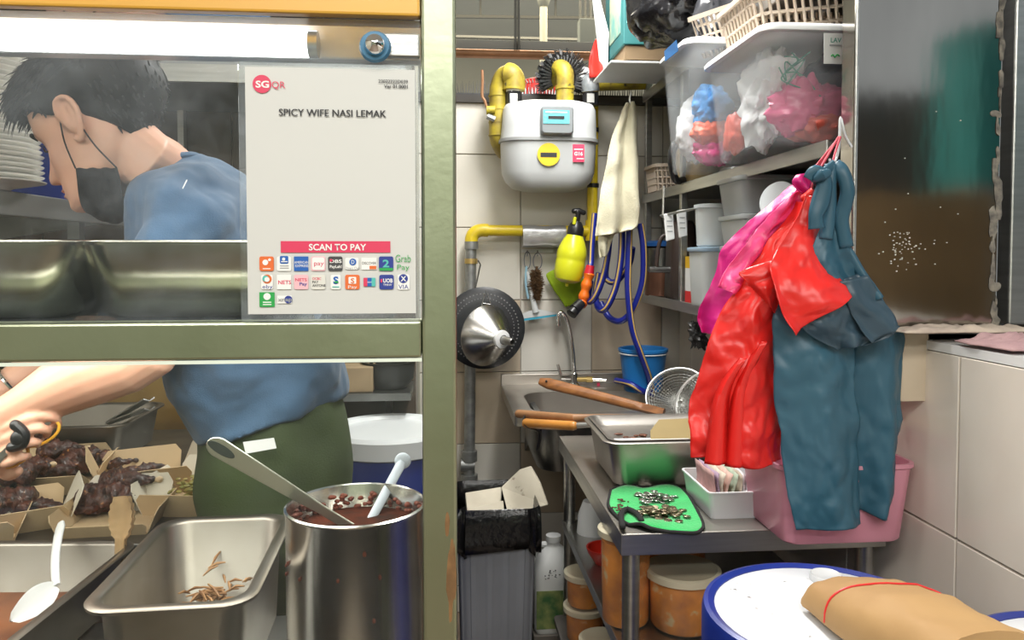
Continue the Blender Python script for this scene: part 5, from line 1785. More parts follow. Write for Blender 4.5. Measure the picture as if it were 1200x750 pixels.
def strainer_bowl(t, c, R, depth, nrm, nseg=34, nring=12, th=.0017):
    q = rot_to(nrm)
    MB().tube([c + q @ V(R * cos(a), R * sin(a), 0) for a in [2 * pi * k / 40 for k in range(40)]], .0045, 8, closed=True).build('rim', steel, t)
    mb = MB()
    rings = []
    for i in range(1, nring + 1):
        f = i / nring
        r = R * f
        z = -depth * (1 - f * f)
        rings.append([c + q @ V(r * cos(2 * pi * k / nseg), r * sin(2 * pi * k / nseg), z) for k in range(nseg)])
    mb.loft(rings, False, False)
    o = mb.build('mesh_bowl', wire_m, t, smooth=0)
    md = o.modifiers.new('wires', 'WIREFRAME')
    md.thickness = th * 2
    md.use_even_offset = False
strainer_bowl(st1, W(793, 462, 2.36), .098, .05, V(-.42, -.62, .66), 40, 14)
st2 = thing('strainer', 'second wire strainer leaning to the right, half hidden by the red apron', 'strainer', W(830, 470, 2.28))
strainer_bowl(st2, W(832, 470, 2.22), .108, .05, V(-.55, -.55, .62), 40, 14)
h2, h3 = W(608, 485, 2.50), W(672, 490, 2.28)
MB().tube([h2, h3, W(830, 488, 2.30)], [.014, .0125, .006], 14, round_ends=True).build('handle', mat('handle_wood_dark', (.36, .18, .08), .5, var=.4, vscale=9), st2)
st3 = thing('wooden_ladle', 'thick orange wooden handle sticking out left of the large pan', 'handle', W(640, 497, 2.36))
MB().tube([W(617, 496, 2.42), W(640, 497.5, 2.34), W(672, 499, 2.24)], [.0155, .0155, .014], 14, round_ends=True).build('grip', mat('handle_orange', (.62, .26, .05), .4, var=.3, vscale=6, coat=.4), st3)
MB().tube([W(670, 499, 2.245), W(700, 497, 2.2)], .008, 10).build('ferrule', steel, st3)
MB().tube(curve([W(617, 484, 2.47), W(613, 492, 2.43), W(617, 500, 2.40), W(630, 505, 2.40), W(632, 515, 2.41), W(629, 527, 2.42), W(633, 518, 2.40), W(634, 503, 2.39)], 30), .0028, 6).build('cord_loop', black_plastic, st3)
# coins on a green cloth
gc = thing('green_towel', 'bright green microfibre cloth with black hem on the work table', 'cloth', WZ(765, 600, TZ))
gcm = mat('towel_green', (.03, .52, .13), .85, col2=(.02, .40, .09), vscale=12, bump=.6, bscale=220, sheen=.3)
outl = [(716, 577), (735, 571), (757, 573), (772, 571), (796, 572), (806, 583), (816, 600), (824, 615), (818, 624), (795, 624), (765, 622), (748, 617), (735, 614), (722, 604), (713, 592)]
op = [WZ(x, y, TZ + .004) for x, y in outl]
cc = WZ(768, 598, TZ + .004)
dense_o = [cr(op + [op[0]], k / 90) for k in range(90)]
rows = []
for q in range(12):
    f = q / 11
    ring = []
    for k, p in enumerate(dense_o):
        w = cc.lerp(p, f)
        z = .004 + .010 * max(0, noise.noise(w * 16 + V(4, 2, 0))) * f
        if f > .5:
            z += .012 * max(0, sin(k * .21 + .8)) * (f - .5)
        ring.append(V(w.x, w.y, TZ + z))
    rows.append(ring)
MB().loft(rows, False, False).build('pile', gcm, gc, solid=.005, soff=0, smooth=70)
MB().tube(rows[-1], .0042, 8, closed=True).build('hem', mat('hem_black', (.012, .012, .012), .9), gc)
# rolled up front corner
rc0 = [WZ(x, y, TZ + .014) for x, y in ((730, 617), (728, 603), (735, 597), (746, 602), (752, 610))]
MB().tube(curve(rc0, 20), .0065, 10, round_ends=True).build('rolled_hem', MATS['hem_black'], gc)
b = MB()
for q in range(30):
    p = WZ(rg.gauss(728, 7), rg.gauss(592, 6), TZ + .012)
    b.blob(p, (rg.uniform(.001, .005), rg.uniform(.001, .005), .002), jit=.6, seed=q, scale=90, n=7, m=5)
b.build('crumbs', mat('crumb', (.08, .03, .015), .7), gc, stuff=True)
silver = mat('coin_silver', (.66, .65, .62), .25, 1.)
bronze = mat('coin_bronze', (.46, .38, .27), .32, 1., var=.3, vscale=50)
coin_b = MB().lathe([(0, -.0009), (.0090, -.0009), (.0095, -.0005), (.0095, .0005), (.0090, .0009), (.0082, .0009), (.0080, .0006), (0, .0006)], 20)
def coins(n, px, py, sx, sy, m, label, group):
    proto = None
    placed = []
    for k in range(n):
        p = WZ(rg.gauss(px, sx), rg.gauss(py, sy), TZ + .011)
        lev = sum(1 for q in placed if (q - p).length < .018)
        placed.append(p.copy())
        if proto is None:
            proto = coin_b.build('coin', m)
            o = proto
        else:
            o = proto.copy()
            COL.objects.link(o)
        o.location = p + V(0, 0, .0019 * lev)
        o.rotation_euler = (rg.gauss(0, .12), rg.gauss(0, .12), rg.uniform(0, 6))
        WM[o.name] = Matrix.Translation(o.location)
        tag(o, label, 'coin', group)
coins(34, 764, 584, 12, 3.0, silver, 'silver coin in the bright pile at the back of the green cloth', 'silver coins on the green cloth')
coins(42, 771, 602, 14, 3.6, bronze, 'dull bronze coin in the nearer pile on the green cloth', 'bronze coins on the green cloth')
# cash tray
ctr_ = V(.712, 1.765, TZ)
ctm = mat('cash_tray_white', (.84, .85, .86), .3)
cb_ = thing('cash_tray', 'white divided plastic tray with folded banknotes on the table', 'tray', ctr_)
cw_, cd_, ch_ = .235, .20, .064
MB().rr([(cw_ - .018, cd_ - .018, .012, 0), (cw_ - .016, cd_ - .016, .012, .003), (cw_, cd_, .012, ch_ - .004), (cw_ + .006, cd_ + .006, .013, ch_ - .004), (cw_ + .006, cd_ + .006, .013, ch_),
         (cw_ - .004, cd_ - .004, .011, ch_), (cw_ - .02, cd_ - .02, .011, .004)], ctr_).build('shell', ctm, cb_, smooth=40)
MB().box(ctr_ + V(-.018, 0, .03), (.003, cd_ - .014, .05)).build('divider', ctm, cb_, smooth=0)
MB().box(ctr_ + V(.05, .03, .028), (.13, .003, .045)).build('divider', ctm, cb_, smooth=0)
MB().box(ctr_ + V(.05, -.04, .022), (.13, .003, .036)).build('divider', ctm, cb_, smooth=0)
MB().box(ctr_ + V(.06, 0, .026), (.003, cd_ - .014, .04)).build('divider', ctm, cb_, smooth=0)
b = MB()
gx, gy = -.018, 0
b.tube(curve([ctr_ + V(gx, -.055, .05), ctr_ + V(gx, -.052, .082), ctr_ + V(gx, -.03, .088), ctr_ + V(gx, .03, .088), ctr_ + V(gx, .052, .082), ctr_ + V(gx, .055, .05)], 20), .0065, 8, flat=.6)
b.build('grip', ctm, cb_)
for k, (nm, c) in enumerate((('pink', (.68, .42, .40)), ('purple', (.48, .36, .48)), ('cream', (.72, .64, .52)), ('salmon', (.74, .50, .42)), ('pale green', (.52, .62, .48)), ('beige', (.66, .55, .44)))):
    c0 = ctr_ + V(-.096 + .011 * k, .012, .012)
    tilt = -.25 + .05 * k
    rows = []
    for i in range(7):
        z = .082 * i / 6
        rows.append([c0 + V(.006 * sin(z * 50 + k) + z * .12 + .002 * sin(j * 1.2 + k), -.065 + .13 * j / 8 - .004 * k, z) for j in range(9)])
    o = MB().grid(rows).build('banknote', mat('note_' + nm.replace(' ', '_'), c, .7, var=.25, vscale=40), origin=c0, solid=.0012, smooth=60)
    tag(o, nm + ' banknote, ' + ORD[k] + ' from the left in the white tray', 'banknote', 'banknotes standing in the white tray')
# pink tub at the table end
ptb = V(.83, 1.612, TZ + .001)
pkm = mat('tub_pink', (.80, .36, .46), .3, alpha=.72, var=.1)
pk = thing('pink_tub', 'translucent pink plastic tub at the right end of the table', 'tub', ptb)
MB().rr([(.250, .21, .03, 0), (.257, .216, .03, .004), (.288, .238, .03, .155), (.298, .248, .032, .158), (.298, .248, .032, .166), (.284, .234, .03, .166), (.253, .212, .03, .008), (.215, .18, .03, .006)], ptb).build('shell', pkm, pk, smooth=40)
mag = mat('vinyl_magenta', (.62, .01, .20), .35, col2=(.48, .01, .14), vscale=8, bump=.25, bscale=30)
b = MB()
b.blob(ptb + V(.075, .03, .125), (.065, .06, .075), jit=.6, seed=4, scale=18, n=36, m=24)
o = b.build('magenta_bundle', mag, origin=ptb + V(.03, 0, .1), smooth=80)
tag(o, 'crumpled magenta plastic bundle sticking out of the pink tub', 'bundle')

# ---- under the table: curry containers
tub_clear = mat('tub_clear', (.72, .68, .60), .15, alpha=.10)
tub_lid = mat('tub_lid', (.74, .68, .50), .35, alpha=.75, var=.1)
curry = mat('curry', (.80, .27, .015), .35, col2=(.36, .10, .01), vscale=13, dirt=((.70, .50, .25), 26, .62), contrast=(.3, .6))
def curry_tub(label, c, r, h, fill=.88, lid=True, square=None, lidm=None):
    t = thing('food_container', label, 'container', c)
    c = Vector(c)
    MB().lathe([(0, 0), (r * .88, 0), (r * .93, .006), (r, h - .012), (r + .003, h - .01), (r + .003, h - .004), (r - .002, h - .004)], 36, c).build('jar', tub_clear, t)
    MB().lathe([(0, .004), (r * .86, .004), (r * .91, .01), (r * .96, h * fill), (0, h * fill + .004)], 32, c).build('curry', curry, t)
    if lid:
        MB().lathe([(r + .004, h - .016), (r + .007, h - .014), (r + .007, h), (r - .002, h + .003), (r - .01, h), (0, h)], 36, c).build('lid', lidm or tub_lid, t)
    return t
curry_tub('tall round tub of orange curry on the under shelf near the table corner', (.430, 1.775, UZ), .060, .225)
curry_tub('wide round tub of orange curry on the under shelf beside the blue drum', (.560, 1.745, UZ), .082, .135)
curry_tub('second wide curry tub behind the front one on the under shelf', (.585, 1.96, UZ), .105, .165)
# floor level stack seen past the left legs
floor_stack = [(.43, 2.12, .0), ]
cr_ = thing('plastic_crate', 'dark crate on the floor under the table carrying the tubs', 'crate', (.53, 2.12, 0))
MB().rr([(.30, .62, .02, 0), (.33, .66, .02, .30), (.35, .68, .02, .30), (.35, .68, .02, .315), (.30, .62, .02, .315)], (.53, 2.12, 0)).build('shell', mat('crate_dark', (.10, .09, .08), .6), cr_, smooth=30)
zz = .316
curry_tub('lower left curry tub behind the table leg on the crate', (.430, 2.30, zz), .060, .105)
curry_tub('upper left curry tub behind the table leg on the crate', (.430, 2.30, zz + .109), .058, .10)
curry_tub('small curry tub with pale lid in front on the crate', (.445, 2.10, zz), .062, .10)
curry_tub('small curry tub nearest the shelf edge on the crate', (.475, 1.93, zz), .066, .09)
# jug
jg = thing('white_jug', 'white plastic jug with green label on the floor behind the table leg', 'jug', (.355, 2.58, .25))
jm = mat('jug_white', (.74, .75, .74), .4)
jc = V(.372, 2.58, .22)
MB().rr([(.13, .11, .02, 0), (.142, .12, .028, .012), (.142, .12, .028, .18), (.138, .116, .032, .215), (.115, .095, .036, .25), (.07, .06, .028, .275), (.046, .044, .02, .285), (.042, .042, .02, .30)], jc).build('bottle', jm, jg, smooth=60)
MB().lathe([(.024, .298), (.026, .30), (.026, .318), (0, .32)], 20, jc).build('cap', jm, jg)
MB().tube(curve([jc + V(-.055, 0, .20), jc + V(-.066, 0, .25), jc + V(-.045, 0, .285), jc + V(-.01, 0, .285)], 10), .010, 8).build('handle', jm, jg)
lbm = mat('jug_label', (.05, .14, .05), .5, col2=(.30, .34, .12), vscale=22)
MB().box(jc + V(-.02, -.0605, .085), (.09, .0015, .13)).build('label', lbm, jg, smooth=0)
b = MB()
for q in range(16):
    b.blob(jc + V(rg.gauss(-.015, .014), -.058 + .003 * rg.random() , rg.gauss(.20, .010)), (.003, .006, .002), jit=.5, seed=q, scale=90, n=6, m=4)
b.build('grime', black_plastic, jg, stuff=True)
MB().box((.372, 2.58, .11), (.15, .14, .22)).build('step_box', mat('step_box', (.16, .14, .12), .8), origin=(.372, 2.58, 0), smooth=0)
so = COL.objects['step_box']
tag(so, 'low dark box on the floor under the white jug', 'box')
rbw = thing('red_bowl', 'red plastic bowl on the under shelf behind the tall curry tub', 'bowl', (.47, 2.20, UZ))
MB().lathe([(0, 0), (.03, 0), (.05, .03), (.055, .045), (.05, .045), (.045, .03), (.028, .006), (0, .006)], 28, (.455, 2.12, UZ)).build('bowl', mat('bowl_red', (.62, .03, .015), .35), rbw)
wbw = thing('white_bowl', 'white plastic bowl stacked upside down in the shelf dark', 'bowl', (.45, 2.38, UZ))
MB().lathe([(0, .10), (.03, .10), (.045, .06), (.05, .0), (.046, 0), (.042, .055), (.028, .094), (0, .094)], 28, (.465, 2.36, UZ)).build('bowl', white_plastic, wbw)

# ================================================================ DRUMS IN FRONT
ice_drum('ice_drum', 'large dark blue drum with speckled white lid under the brown paper bundle', (.577, 1.09), .187, .965)
d2 = ice_drum('ice_drum', 'blue drum with white lid at the bottom right corner', (.83, .865), .165, .985, body_r=.125)
kc = WZ(968, 677, .965)
kn = MB().lathe([(0, -.004), (.026, -.004), (.026, .004), (.024, .007), (.019, .004), (0, .003)], 28, kc).build('vent_cap', mat('cap_grey', (.55, .56, .57), .35), [o for o in COL.objects if o.name.startswith('ice_drum') and o.type == 'EMPTY'][1])
br_m = mat('brown_paper', (.43, .26, .105), .7, col2=(.36, .21, .085), vscale=4, bump=.3, bscale=18)
bp_ = thing('paper_bundle', 'brown paper bundle with a red rubber band on the drum lid', 'bundle', (.62, 1.05, .967))
e0, e1 = V(.612, 1.118, .966), V(.662, .852, .975)
d = e1 - e0
dx = V(d.x, d.y, 0).normalized()
s_ = V(-dx.y, dx.x, 0)
if s_.x < 0:
    s_ = -s_
rows = []
NR = 26
for k in range(NR + 1):
    u = k / NR
    hw = .078 + .016 * min(1, u * 2.5) + .004 * noise.noise(V(u * 5, 1, 2))
    hh = .030 + .036 * min(1, u * 1.8) ** .7
    if k == 0:
        hw, hh = hw * .96, hh * .7
    c = e0 + d * u
    ring = []
    for j in range(48):
        a = 2 * pi * j / 48
        ca, sa = cos(a), sin(a)
        x = math.copysign(abs(ca) ** .8, ca) * hw
        z = math.copysign(abs(sa) ** .75, sa)
        z = (z * hh * (1 + .22 * ca * -1) if z > 0 else z * .004)
        p = c + s_ * x + V(0, 0, .006 + z)
        p += V(0, 0, 1) * (noise.noise(p * 22) * .004 + (abs(noise.noise(p * V(30, 30, 30).x)) - .2) * .005) * (1 if z > 0 else 0)
        ring.append(p)
    rows.append(ring)
MB().loft(rows).build('wrap', br_m, bp_, smooth=40)
band = []
for j in range(0, 25):
    x = 7 + 7 * (1 - j / 24) ** 2          # slanting over the bundle
    i_ = int(x)
    f_ = x - i_
    band.append(rows[i_][j].lerp(rows[i_ + 1][j], f_) + V(0, 0, .0012))
MB().tube(band, .0015, 6).build('rubber_band', mat('band_red', (.62, .02, .02), .4), bp_)
# folded ear of the wrap
MB().prism([rows[0][8] + V(0, .002, .002), rows[5][5] + V(0, 0, .003), rows[7][1] + V(.012, 0, .004), rows[0][2] + V(.012, .006, .004)], V(0, 0, 1), .0018).build('fold', br_m, bp_, smooth=0)
# ================================================================ SHELVES ON THE RIGHT
SX = .815
z_low, z_mid, z_top = 1.335, 1.742, 2.155
sun_ = thing('shelf_unit', 'three tier steel shelving along the right wall above the half wall', 'shelf', (1.0, 2.35, 1.31))
for nm, z, y0 in (('lower_shelf', z_low, 1.60), ('middle_shelf', z_mid, 1.585), ('top_shelf', z_top, 1.60)):
    yc, ly = (y0 + 3.12) / 2, 3.12 - y0
    sh_b = MB().box((SX + .225, yc, z - .006), (.44, ly, .010)).build(nm, steel_dark if nm != 'middle_shelf' else steel, sun_, smooth=0)
    MB().box((SX + .004, yc, z - .014), (.008, ly, .036)).build('front_lip', steel, sh_b, smooth=0, bevel=.002)
for y in (1.62, 2.62, 3.09):
    if y > 2:
        MB().box((SX + .018, y, (1.31 + 2.2) / 2), (.024, .024, .89)).build('post', steel, sun_, smooth=0, bevel=.002)
    MB().box((SX + .42, y, (1.31 + 2.2) / 2), (.024, .024, .89)).build('post', steel_dark, sun_, smooth=0, bevel=.002)
wr_ = MB().tube([W(778, 218, 2.55), W(777, 255, 2.55)], .004, 6).build('hanging_rod', steel, sun_)
MB().tube([W(774, 253, 2.55), W(822, 243, 2.4)], .004, 6).build('hanging_rod', steel, sun_)

clear_box = mat('tote_clear', (.78, .83, .87), .18, alpha=.13)
clear_lid = mat('tote_lid', (.84, .86, .86), .35, alpha=.9)
frost = mat('tub_frost', (.80, .84, .84), .4, alpha=.6)
frost_lid = mat('tub_frost_lid', (.68, .73, .75), .35, alpha=.85)
def tote(label, c, w, d, h, lid=True, m=clear_box, name='storage_tote'):
    t = thing(name, label, 'tote', c)
    MB().rr([(w * .84, d * .84, .03, 0), (w * .86, d * .86, .03, .006), (w * .97, d * .97, .035, h - .03), (w * .97, d * .97, .035, h - .012), (w * .955, d * .955, .033, h - .012), (w * .955, d * .955, .033, h - .03), (w * .845, d * .845, .028, .010), (w * .8, d * .8, .02, .008)], c, n=6).build('shell', m, t, smooth=50)
    MB().rr([(w * .975, d * .975, .036, h - .016), (w * 1.03, d * 1.02, .04, h - .016), (w * 1.03, d * 1.02, .04, h - .008), (w * 1.0, d * .99, .036, h), (w * .93, d * .93, .03, h + .004), (w * .90, d * .90, .03, h - .002)], c, n=6).build('lid', clear_lid, t, smooth=50)
    return t
def bundle(name, label, c, rad, m, seed, jit=.6, scale=13, cat='bundle', group=None):
    c = Vector(c)
    rings = []
    for i in range(33):
        th = pi * (i + .02) / 32.04
        ring = []
        for k in range(48):
            a = 2 * pi * k / 48
            p = V(sin(th) * cos(a) * rad[0], sin(th) * sin(a) * rad[1], -cos(th) * rad[2])
            q = p * scale * 1.6 + V(seed * 3.1, seed * 1.7, seed)
            f = 1 + jit * .55 * noise.noise(q * .6) + jit * .75 * (abs(noise.noise(q * 1.7)) - .2) + jit * .35 * (abs(noise.noise(q * 4.1)) - .2)
            ring.append(c + p * f)
        rings.append(ring)
    o = MB().loft(rings).build(name, m, origin=c, smooth=50)
    return tag(o, label, cat, group)
# nearer tote
T1 = V(.915, 1.83, z_mid + .001)
t1 = tote('large clear tote with pink and white bundles nearest the steel column', T1, .44, .40, .262)
white_f = mat('white_cloth', (.76, .77, .78), .7, bump=.4, bscale=30)
pink_v = mat('pink_vinyl', (.78, .16, .32), .3, col2=(.62, .08, .22), vscale=14, bump=.8, bscale=24, coat=.3)
dark_f = mat('navy_cloth', (.05, .055, .10), .7, bump=.4, bscale=30)
red_v = mat('coral_vinyl', (.75, .14, .10), .35, bump=.7, bscale=24)
bundle('white_bundle', 'white cloth bundle inside the nearer clear tote at left', T1 + V(-.135, -.02, .125), (.045, .13, .10), white_f, 3)
bundle('pink_bundle', 'shiny pink plastic bundle inside the nearer clear tote', T1 + V(-.075, -.125, .095), (.085, .045, .065), pink_v, 5, .8)
bundle('coral_bundle', 'coral plastic bundle low inside the nearer clear tote', T1 + V(-.04, -.125, .048), (.07, .045, .035), red_v, 6)
bundle('navy_bundle', 'dark navy cloth filling the back of the nearer clear tote', T1 + V(.06, -.03, .145), (.14, .12, .09), dark_f, 8, .4)
bundle('small_red_bundle', 'small red and white bundle at the rear left of the nearer tote', T1 + V(-.15, .13, .075), (.025, .04, .05), red_v, 9)
gs = thing('green_string', 'thin green strings tied around the white bundle in the tote', 'string', T1 + V(-.14, -.15, .15))
b = MB()
for s in range(8):
    p0 = T1 + V(-.150, -.150, .165)
    b.tube(curve([p0, p0 + V(rg.uniform(-.02, .06), -.004, rg.uniform(-.02, .05)), p0 + V(rg.uniform(-.02, .09), -.006, rg.uniform(-.09, .06))], 10), .0017, 5)
b.build('strings', mat('string_green', (.02, .24, .16), .6), gs)
stk = MB().box(W(979, 57, 1.617), (.052, .0015, .066)).build('white_sticker', white_plastic, t1, smooth=0)
lettering('LAV', W(973.5, 49.5, 1.6155), V(1, 0, 0), V(0, 0, 1), .024, mat('label_teal', (.02, .28, .20), .5), stk, .01)
MB().box(W(979, 53, 1.616), (.026, .0008, .003)).build('print_line', grey_ink, stk, smooth=0)
MB().tube(curve([W(974, 66, 1.616), W(976, 64, 1.616), W(978, 67, 1.616), W(981, 64, 1.616), W(984, 66, 1.616)], 14), .0016, 6).build('green_mark', green_ink, stk)
# farther tote
T2 = V(.885, 2.18, z_mid + .001)
t2 = tote('tall clear tote with blue and pink contents farther along the shelf', T2, .46, .27, .345)
blue_f = mat('blue_fabric', (.03, .30, .72), .5, bump=.4, bscale=30)
bundle('blue_bundle', 'bright blue bundle inside the tall farther tote', T2 + V(-.135, -.07, .17), (.055, .04, .06), blue_f, 3)
bundle('orange_bundle', 'orange red bundle in the middle of the tall farther tote', T2 + V(-.135, -.07, .095), (.06, .04, .035), mat('orange_vinyl', (.72, .12, .05), .4, bump=.5), 2)
bundle('magenta_bundle', 'magenta bundle at the bottom of the tall farther tote', T2 + V(-.125, -.07, .045), (.06, .04, .04), mag, 7)
bundle('white_bag', 'pale folded bag at the left inside the tall farther tote', T2 + V(-.15, .03, .12), (.05, .06, .10), white_f, 12, .3)
lb = MB().prism([W(779, 60, 2.20), W(793, 47, 2.06), W(795, 60, 2.06), W(780, 72, 2.20)], V(-1, -.3, 0).normalized(), .002).build('blue_sticker', mat('sticker_blue', (.01, .14, .40), .4), t2, smooth=0)

# ---- top shelf things
tb1 = thing('teal_carton', 'teal printed carton overhanging the end of the top shelf', 'carton', W(740, 60, 2.72))
tealm = mat('carton_teal', (.02, .15, .15), .6, col2=(.016, .12, .125), vscale=3)
flapm = mat('carton_brown', (.22, .15, .08), .8, var=.3)
wcm = mat('carton_white', (.70, .71, .70), .6, var=.08)
zb0, zbb = 2.222, 2.166
Xa, Xb, Ya, Yb = .617, .96, 2.62, 2.92
MB().box(((Xa + Xb) / 2, (Ya + Yb) / 2, zb0 + .17), (Xb - Xa, Yb - Ya, .34)).build('box', tealm, tb1, smooth=0, bevel=.003)
MB().box(((Xa + Xb) / 2 + .002, (Ya + Yb) / 2 + .004, (zb0 + zbb) / 2 + .003), (Xb - Xa - .01, Yb - Ya - .01, zb0 - zbb - .008)).build('base_flap', flapm, tb1, smooth=0)
for k in range(2):
    MB().box((Xa + .08, Ya - .001, zb0 + .075 + .025 * k), (.14, .001, .006)).build('print_line', mat('print_mint', (.3, .55, .48), .5), tb1, smooth=0)
MB().box((Xa - .001, (Ya + Yb) / 2 - .02, zb0 + .16), (.002, .17, .22)).build('side_print', mat('print_straw', (.46, .42, .26), .6, col2=(.10, .28, .25), vscale=11), tb1, smooth=0)
tw = thing('white_carton', 'white carton sheet under and beside the teal carton', 'carton', V(.78, 2.77, zbb))
MB().box(((Xa + Xb) / 2 - .02, (Ya + Yb) / 2, zbb - .005), (Xb - Xa + .05, Yb - Ya + .01, .008)).build('base', wcm, tw, smooth=0, bevel=.002)
MB().prism([V(Xa - .012, 2.85, zbb - .002), V(Xa - .012, 2.93, zbb - .002), V(Xa - .022, 2.93, zb0 + .34), V(Xa - .09, 2.80, zb0 + .34), V(Xa - .06, 2.80, zb0 + .24), V(Xa - .012, 2.83, zb0 + .10)], V(1, 0, 0), .006).build('side_flap', wcm, tw, smooth=0)
rbg = thing('red_bag', 'red plastic bag hanging left of the white carton', 'bag', W(702, 90, 2.85))
b = MB()
hang(b, [(708, 38, 716, 36, 2.92), (698, 48, 716, 44, 2.92), (692, 66, 716, 64, 2.92), (690, 91, 716, 91, 2.92)], .018, 8, 2, 16, 16, .008)
b.build('sheet', redm, rbg, solid=.004)
wbg = thing('white_pouch', 'small white pouch at the foot of the red bag', 'pouch', W(687, 88, 2.98))
MB().blob(W(688, 88, 3.0), (.035, .03, .035), jit=.5, seed=3, scale=20).build('pouch', white_f, wbg)
gbm = mat('bag_black', (.012, .012, .014), .2, bump=1.0, bscale=26)
bbg = thing('black_bag', 'crumpled shiny black plastic bag bulging off the top shelf', 'bag', W(790, 20, 2.35))
b = MB()
cbg = W(796, 8, 2.33)
rings = []
for i in range(31):
    th = pi * (i + .02) / 30.04
    ring = []
    for k in range(48):
        a = 2 * pi * k / 48
        p = V(sin(th) * cos(a) * .155, sin(th) * sin(a) * .17, -cos(th) * .115)
        q = p * 11
        f = 1 + .30 * (abs(noise.noise(q)) - .2) + .22 * (abs(noise.noise(q * 2.3 + V(4, 4, 4))) - .2)
        ring.append(cbg + p * f)
    rings.append(ring)
b.loft(rings)
b.build('bag', gbm, bbg, smooth=50)
bsk_m = mat('basket_beige', (.62, .52, .42), .5, var=.06)
def basket(label, c, w, d, h, rot=0., tilt=0., nb=14, hole=None, name='plastic_basket'):
    t = thing(name, label, 'basket', c)
    M = Matrix.Translation(Vector(c)) @ Matrix.Rotation(rot, 4, 'Z') @ Matrix.Rotation(tilt, 4, 'Y')
    b = MB(M)
    b.rr([(w + .02, d + .02, .03, h - .012), (w + .02, d + .02, .03, h), (w - .004, d - .004, .024, h), (w - .004, d - .004, .024, h - .012), (w + .02, d + .02, .03, h - .012)], n=4, cap0=False, cap1=False)
    b.build('rim', bsk_m, t, smooth=40)
    MB(M).rr([(w * .9, d * .9, .02, 0), (w * .92, d * .92, .02, .01)], n=4).build('base', bsk_m, t, smooth=40)
    b = MB(M)
    lo, hi = rrect(w * .92, d * .92, .02, 4), rrect(w, d, .024, 4)
    def per(pts, u):
        L = [math.dist(pts[i], pts[(i + 1) % len(pts)]) for i in range(len(pts))]
        s = u * sum(L)
        for i, l in enumerate(L):
            if s <= l:
                f = s / l if l else 0
                p, q = pts[i], pts[(i + 1) % len(pts)]
                return (p[0] * (1 - f) + q[0] * f, p[1] * (1 - f) + q[1] * f)
            s -= l
        return pts[0]
    N = nb * 4
    for k in range(N):
        u = k / N
        p, q = per(lo, u), per(hi, u)
        b.tube([(p[0], p[1], .0), (q[0], q[1], h - .006)], .0042, 5)
    for zf in (.25, .5, .75):
        pts = [(per(lo, k / 60)[0] * (1 - zf) + per(hi, k / 60)[0] * zf, per(lo, k / 60)[1] * (1 - zf) + per(hi, k / 60)[1] * zf, zf * h) for k in range(60)]
        b.tube(pts, .0042, 5, closed=True)
    b.build('lattice', bsk_m, t, stuff=True)
    return t
basket('beige slotted plastic basket tilted on the nearer tote lid', T1 + V(-.0, .04, .275), .36, .24, .13, rot=.0, tilt=-.12)
basket('second beige slotted basket behind the first on the totes', T2 + V(.03, -.04, .36), .34, .22, .12, rot=.5, tilt=-.30)
dks = thing('dark_sheet', 'dark plastic sheet leaning between the black bag and the baskets', 'sheet', W(850, 30, 2.1))
b = MB()
hang(b, [(820, -20, 905, -30, 2.16), (816, 5, 885, -10, 2.14), (815, 28, 868, 22, 2.12), (818, 47, 850, 46, 2.1)], .015, 9, 1, 16, 16, .012)
b.build('sheet', mat('dark_sheet', (.06, .062, .07), .25), dks, solid=.003)

# ---- middle shelf far end
kt = thing('kettle', 'steel kettle with big black handle at the far end of the middle shelf', 'kettle', W(768, 210, 2.62))
kc_ = V(.90, 2.66, z_mid + .001)
MB().lathe([(0, 0), (.08, 0), (.084, .01), (.08, .12), (.06, .15), (0, .155)], 32, kc_).build('body', mat('kettle_amber', (.42, .30, .14), .3, .4, var=.3), kt)
MB().tube(curve([kc_ + V(-.07, -.05, .14), kc_ + V(-.115, -.08, .13), kc_ + V(-.125, -.085, .07), kc_ + V(-.105, -.07, .015), kc_ + V(-.07, -.05, .015)], 20), .013, 12).build('handle', black_plastic, kt)
basket('small pale slotted basket at the far end of the middle shelf', V(.90, 2.93, z_mid + .001), .20, .16, .10, nb=10)
stb = thing('steel_bowls', 'stack of steel lids behind the kettle on the middle shelf', 'lids', V(.95, 2.45, z_mid))
MB().lathe([(0, .0), (.09, .0), (.095, .01), (.09, .02), (.095, .03), (.09, .04), (.0, .05)], 32, V(1.0, 2.46, z_mid + .001)).build('lid_stack', steel_dark, stb)

# ---- lower shelf containers
def square_tub(label, c, w, d, h, lidm=None, m=None, name='storage_box'):
    t = thing(name, label, 'container', c)
    MB().rr([(w * .88, d * .88, .02, 0), (w * .9, d * .9, .02, .004), (w, d, .024, h - .01), (w - .006, d - .006, .022, h - .01), (w * .88, d * .88, .02, .008)], c).build('shell', m or frost, t, smooth=50)
    MB().rr([(w + .008, d + .008, .026, h - .014), (w + .012, d + .012, .028, h - .01), (w + .012, d + .012, .028, h - .002), (w - .01, d - .01, .02, h)], c).build('lid', lidm or frost_lid, t, smooth=50)
    return t
ZL = z_low + .001
pale_blue_lid = mat('lid_pale_blue', (.42, .58, .74), .4)
LC, RC = V(.875, 2.40, ZL), V(.915, 2.12, ZL)
square_tub('frosted box with pale blue lid on the lower shelf, beside the red carton', LC, .15, .15, .188, pale_blue_lid)
rt_ = thing('round_tub', 'round frosted tub standing on the pale blue lid', 'container', LC + V(0, 0, .19))
MB().lathe([(0, 0), (.055, 0), (.06, .004), (.066, .125), (.063, .125), (.055, .008), (0, .007)], 32, LC + V(-.005, 0, .19)).build('tub', frost, rt_)
MB().lathe([(.066, .120), (.070, .122), (.070, .133), (.06, .135), (0, .133)], 32, LC + V(-.005, 0, .19)).build('lid', frost_lid, rt_)
